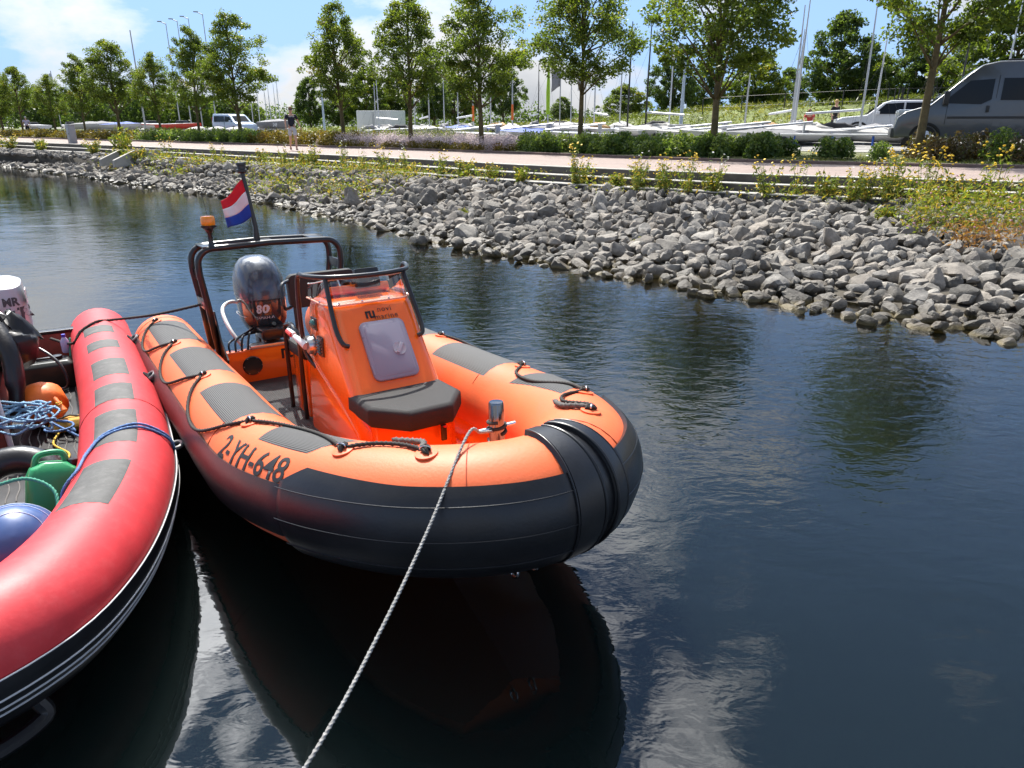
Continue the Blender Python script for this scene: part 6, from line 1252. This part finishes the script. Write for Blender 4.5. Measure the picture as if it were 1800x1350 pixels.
# ------------------------------------------------------------------ people
m_skin = M('skin', (.52,.30,.21), .55); m_hair = M('light brown hair', (.20,.12,.06), .7); m_hairg = M('grey hair', (.45,.44,.42), .7)
def skin_mesh(name, pts, edges, radii, mat, parent, root=0, sub=2):
    me = bpy.data.meshes.new(name); me.from_pydata(pts, edges, []); o = lk(bpy.data.objects.new(name, me), parent); md = o.modifiers.new('Skin','SKIN'); md.use_smooth_shade = True
    for v, r_ in zip(me.skin_vertices[0].data, radii): v.radius = r_ if isinstance(r_, tuple) else (r_, r_); v.use_root = False
    me.skin_vertices[0].data[root].use_root = True; sb = o.modifiers.new('Subdivision','SUBSURF'); sb.levels = sub; sb.render_levels = sub; me.materials.append(mat); return o
def person(lab, loc, rz, h, shirt, bottom, hair, pose, long_legs, shoe, cap=None, glasses=False):
    """pose: dict of joint positions for a 1.8 m figure, facing -y"""
    t = thing('person', lab, 'person', loc, rz); s = h/1.8; t.scale = (s,s,s); P = pose
    names = ['pel','wai','che','nec','hea','top','hl','kl','al','fl','hr','kr','ar','fr','sl','el','wl','sr','er','wr']; idx = {n: i for i, n in enumerate(names)}
    pts = [P[n] for n in names]; E_ = [('pel','wai'),('wai','che'),('che','nec'),('nec','hea'),('hea','top'),('pel','hl'),('hl','kl'),('kl','al'),('al','fl'),('pel','hr'),('hr','kr'),('kr','ar'),('ar','fr'),('che','sl'),('sl','el'),('el','wl'),('che','sr'),('sr','er'),('er','wr')]
    edges = [(idx[a],idx[b]) for a, b in E_]; rad = {'pel':(.13,.105),'wai':(.125,.095),'che':(.145,.10),'nec':.055,'hea':(.075,.085),'top':(.062,.072),'hl':.085,'kl':.058,'al':.038,'fl':.035,'hr':.085,'kr':.058,'ar':.038,'fr':.035,'sl':.055,'el':.042,'wl':.028,'sr':.055,'er':.042,'wr':.028}
    body = skin_mesh('body', pts, edges, [rad[n] for n in names], m_skin, t)
    V = lambda n: Vector(P[n])
    # hands: palm with four fingers and a thumb, relaxed
    for wn, en, sg in (('wl','el',1),('wr','er',-1)):
        w_ = V(wn); d = (w_-V(en)).normalized(); sd = Vector((0,1,0)); sd = (sd-d*sd.dot(d)).normalized(); ot = d.cross(sd); pt = [w_, w_+d*.05, w_+d*.09]; ed = [(0,1),(1,2)]; rd = [.026,(.036,.020),(.034,.017)]
        for j, (o_, l_) in enumerate(((-.027,.065),(-.009,.075),(.009,.07),(.027,.055))):
            k = len(pt); b = w_+d*.095+sd*o_; pt += [b, b+d*l_*.55+ot*.006*sg, b+d*l_*.9+ot*.02*sg]; ed += [(2,k),(k,k+1),(k+1,k+2)]; rd += [.0095,.009,.0075]
        k = len(pt); b = w_+d*.045-sd*.035; pt += [b, b-sd*.018+d*.03, b-sd*.022+d*.055]; ed += [(1,k),(k,k+1),(k+1,k+2)]; rd += [.011,.010,.008]
        skin_mesh('hand', [tuple(p) for p in pt], ed, rd, m_skin, t, 0, 1)
    # shirt with short sleeves, trousers or shorts, shoes, hair, face
    mid = lambda a, b, u: tuple(V(a).lerp(V(b),u))
    sh = [mid('pel','wai',.35),P['wai'],P['che'],mid('che','nec',.55),P['sl'],mid('sl','el',.72),P['sr'],mid('sr','er',.72)]
    skin_mesh('shirt', sh, [(0,1),(1,2),(2,3),(2,4),(4,5),(2,6),(6,7)], [(.150,.125),(.142,.112),(.160,.115),.066,.070,.068,.070,.068], shirt, t, 1)
    u = .97 if long_legs else .0
    bt = [mid('pel','wai',.5),P['pel'],P['hl'],P['kl'] if long_legs else mid('hl','kl',.85),P['hr'],P['kr'] if long_legs else mid('hr','kr',.85)]; be = [(0,1),(1,2),(2,3),(1,4),(4,5)]; br = [(.142,.115),(.148,.12),.102,.085 if not long_legs else .078,.102,.085 if not long_legs else .078]
    if long_legs: bt += [mid('kl','al',.95),mid('kr','ar',.95)]; be += [(3,6),(5,7)]; br += [.062,.062]
    skin_mesh('trousers' if long_legs else 'shorts', bt, be, br, bottom, t, 1)
    for a, f in (('al','fl'),('ar','fr')):
        A, F_ = V(a), V(f); z0 = Vector((0,0,-.02)); skin_mesh('shoe', [tuple(A+z0), tuple(A.lerp(F_,.55)+z0), tuple(F_+z0)], [(0,1),(1,2)], [(.05,.045),(.052,.04),(.042,.03)], shoe, t, 0)
    hd = V('hea'); tp = V('top'); c = hd.lerp(tp,.55)
    MB().sphere(tuple(c+Vector((0,.018,.028))), .102, 16, 10, (.86,.98,.98)).build('hair', hair, t)
    MB().sphere(tuple(hd+Vector((0,-.098,.02))), .018, 8, 6, (.7,1,1.1)).build('nose', m_skin, t)
    for sx in (-.035,.035):
        if not glasses: MB().sphere(tuple(hd+Vector((sx,-.082,.05))), .012, 8, 6).build('eye', m_dkm, t)
        MB().sphere(tuple(hd+Vector((sx*2.45,.005,.03))), .024, 8, 6, (.5,.8,1.2)).build('ear', m_skin, t)
    if glasses: MB().sweep([hd+Vector((-.08,-.04,.05)),hd+Vector((-.05,-.085,.05)),hd+Vector((.05,-.085,.05)),hd+Vector((.08,-.04,.05))], .018, 6).build('sunglasses', m_dkm, t)
    MB().box(tuple(hd+Vector((0,-.084,-.035))),(.045,.012,.010)).build('mouth', M('lips',(.36,.14,.12),.5), t)
    return t
walk = dict(pel=(0,0,.95),wai=(0,.005,1.10),che=(0,.0,1.32),nec=(0,.0,1.50),hea=(0,-.02,1.60),top=(0,-.012,1.72),hl=(.09,-.02,.90),kl=(.09,-.20,.50),al=(.085,-.24,.09),fl=(.09,-.40,.05),hr=(-.09,.02,.90),kr=(-.095,.06,.50),ar=(-.095,.26,.14),fr=(-.095,.17,.03),sl=(.19,.0,1.44),el=(.28,.10,1.18),wl=(.36,.02,.95),sr=(-.19,.0,1.44),er=(-.27,-.06,1.17),wr=(-.27,-.16,.93))
w = person('man in navy T-shirt and pale shorts walking along the brick path', (-9.52,33.32,1.275), R(24), 1.80, M('navy cotton',(.012,.014,.028),.85), M('pale grey shorts',(.46,.46,.48),.85), m_hair, walk, False, M('dark shoes',(.05,.035,.03),.7), glasses=True)
lettering('shirt_lettering', 'MARINE', .07, (0,-.122,1.38), (1,0,0), (0,0,1), m_white, w)
strd = dict(walk); strd.update(kl=(.09,-.08,.50),al=(.09,-.05,.09),fl=(.09,-.20,.05),kr=(-.09,.02,.50),ar=(-.09,.08,.09),fr=(-.09,-.06,.05),el=(.25,.05,1.17),wl=(.24,-.05,.94),er=(-.25,.05,1.17),wr=(-.24,-.05,.94))
person('grey haired person in pale lilac shirt and dark trousers at far left', (-43.1,68.5,1.275), R(-150), 1.75, M('pale lilac shirt',(.52,.48,.62),.85), M('dark trousers',(.03,.03,.035),.85), m_hairg, strd, True, m_dkm)
person('person in a black top standing among the leaning masts', (15.6,37.4,1.78), R(20), 1.70, M('black top',(.015,.015,.016),.85), M('dark shorts',(.04,.04,.045),.85), M('blond hair',(.42,.28,.11),.7), strd, False, m_dkm)
bend = dict(strd); bend.update(pel=(0,.1,.72),wai=(0,.04,.86),che=(0,-.12,1.0),nec=(0,-.26,1.09),hea=(0,-.33,1.16),top=(0,-.36,1.27),hl=(.09,.08,.68),kl=(.11,-.22,.46),al=(.10,.02,.09),fl=(.10,-.12,.05),hr=(-.09,.08,.68),kr=(-.11,-.22,.46),ar=(-.10,.02,.09),fr=(-.10,-.12,.05),sl=(.19,-.16,1.06),el=(.24,-.30,.84),wl=(.16,-.46,.70),sr=(-.19,-.16,1.06),er=(-.24,-.30,.84),wr=(-.16,-.46,.70))
person('person in a red top crouching over a dinghy', (14.6,37.9,1.78), R(-30), 1.70, M('red top',(.45,.06,.05),.85), M('blue trousers',(.04,.06,.12),.85), m_hair, bend, True, m_dkm)
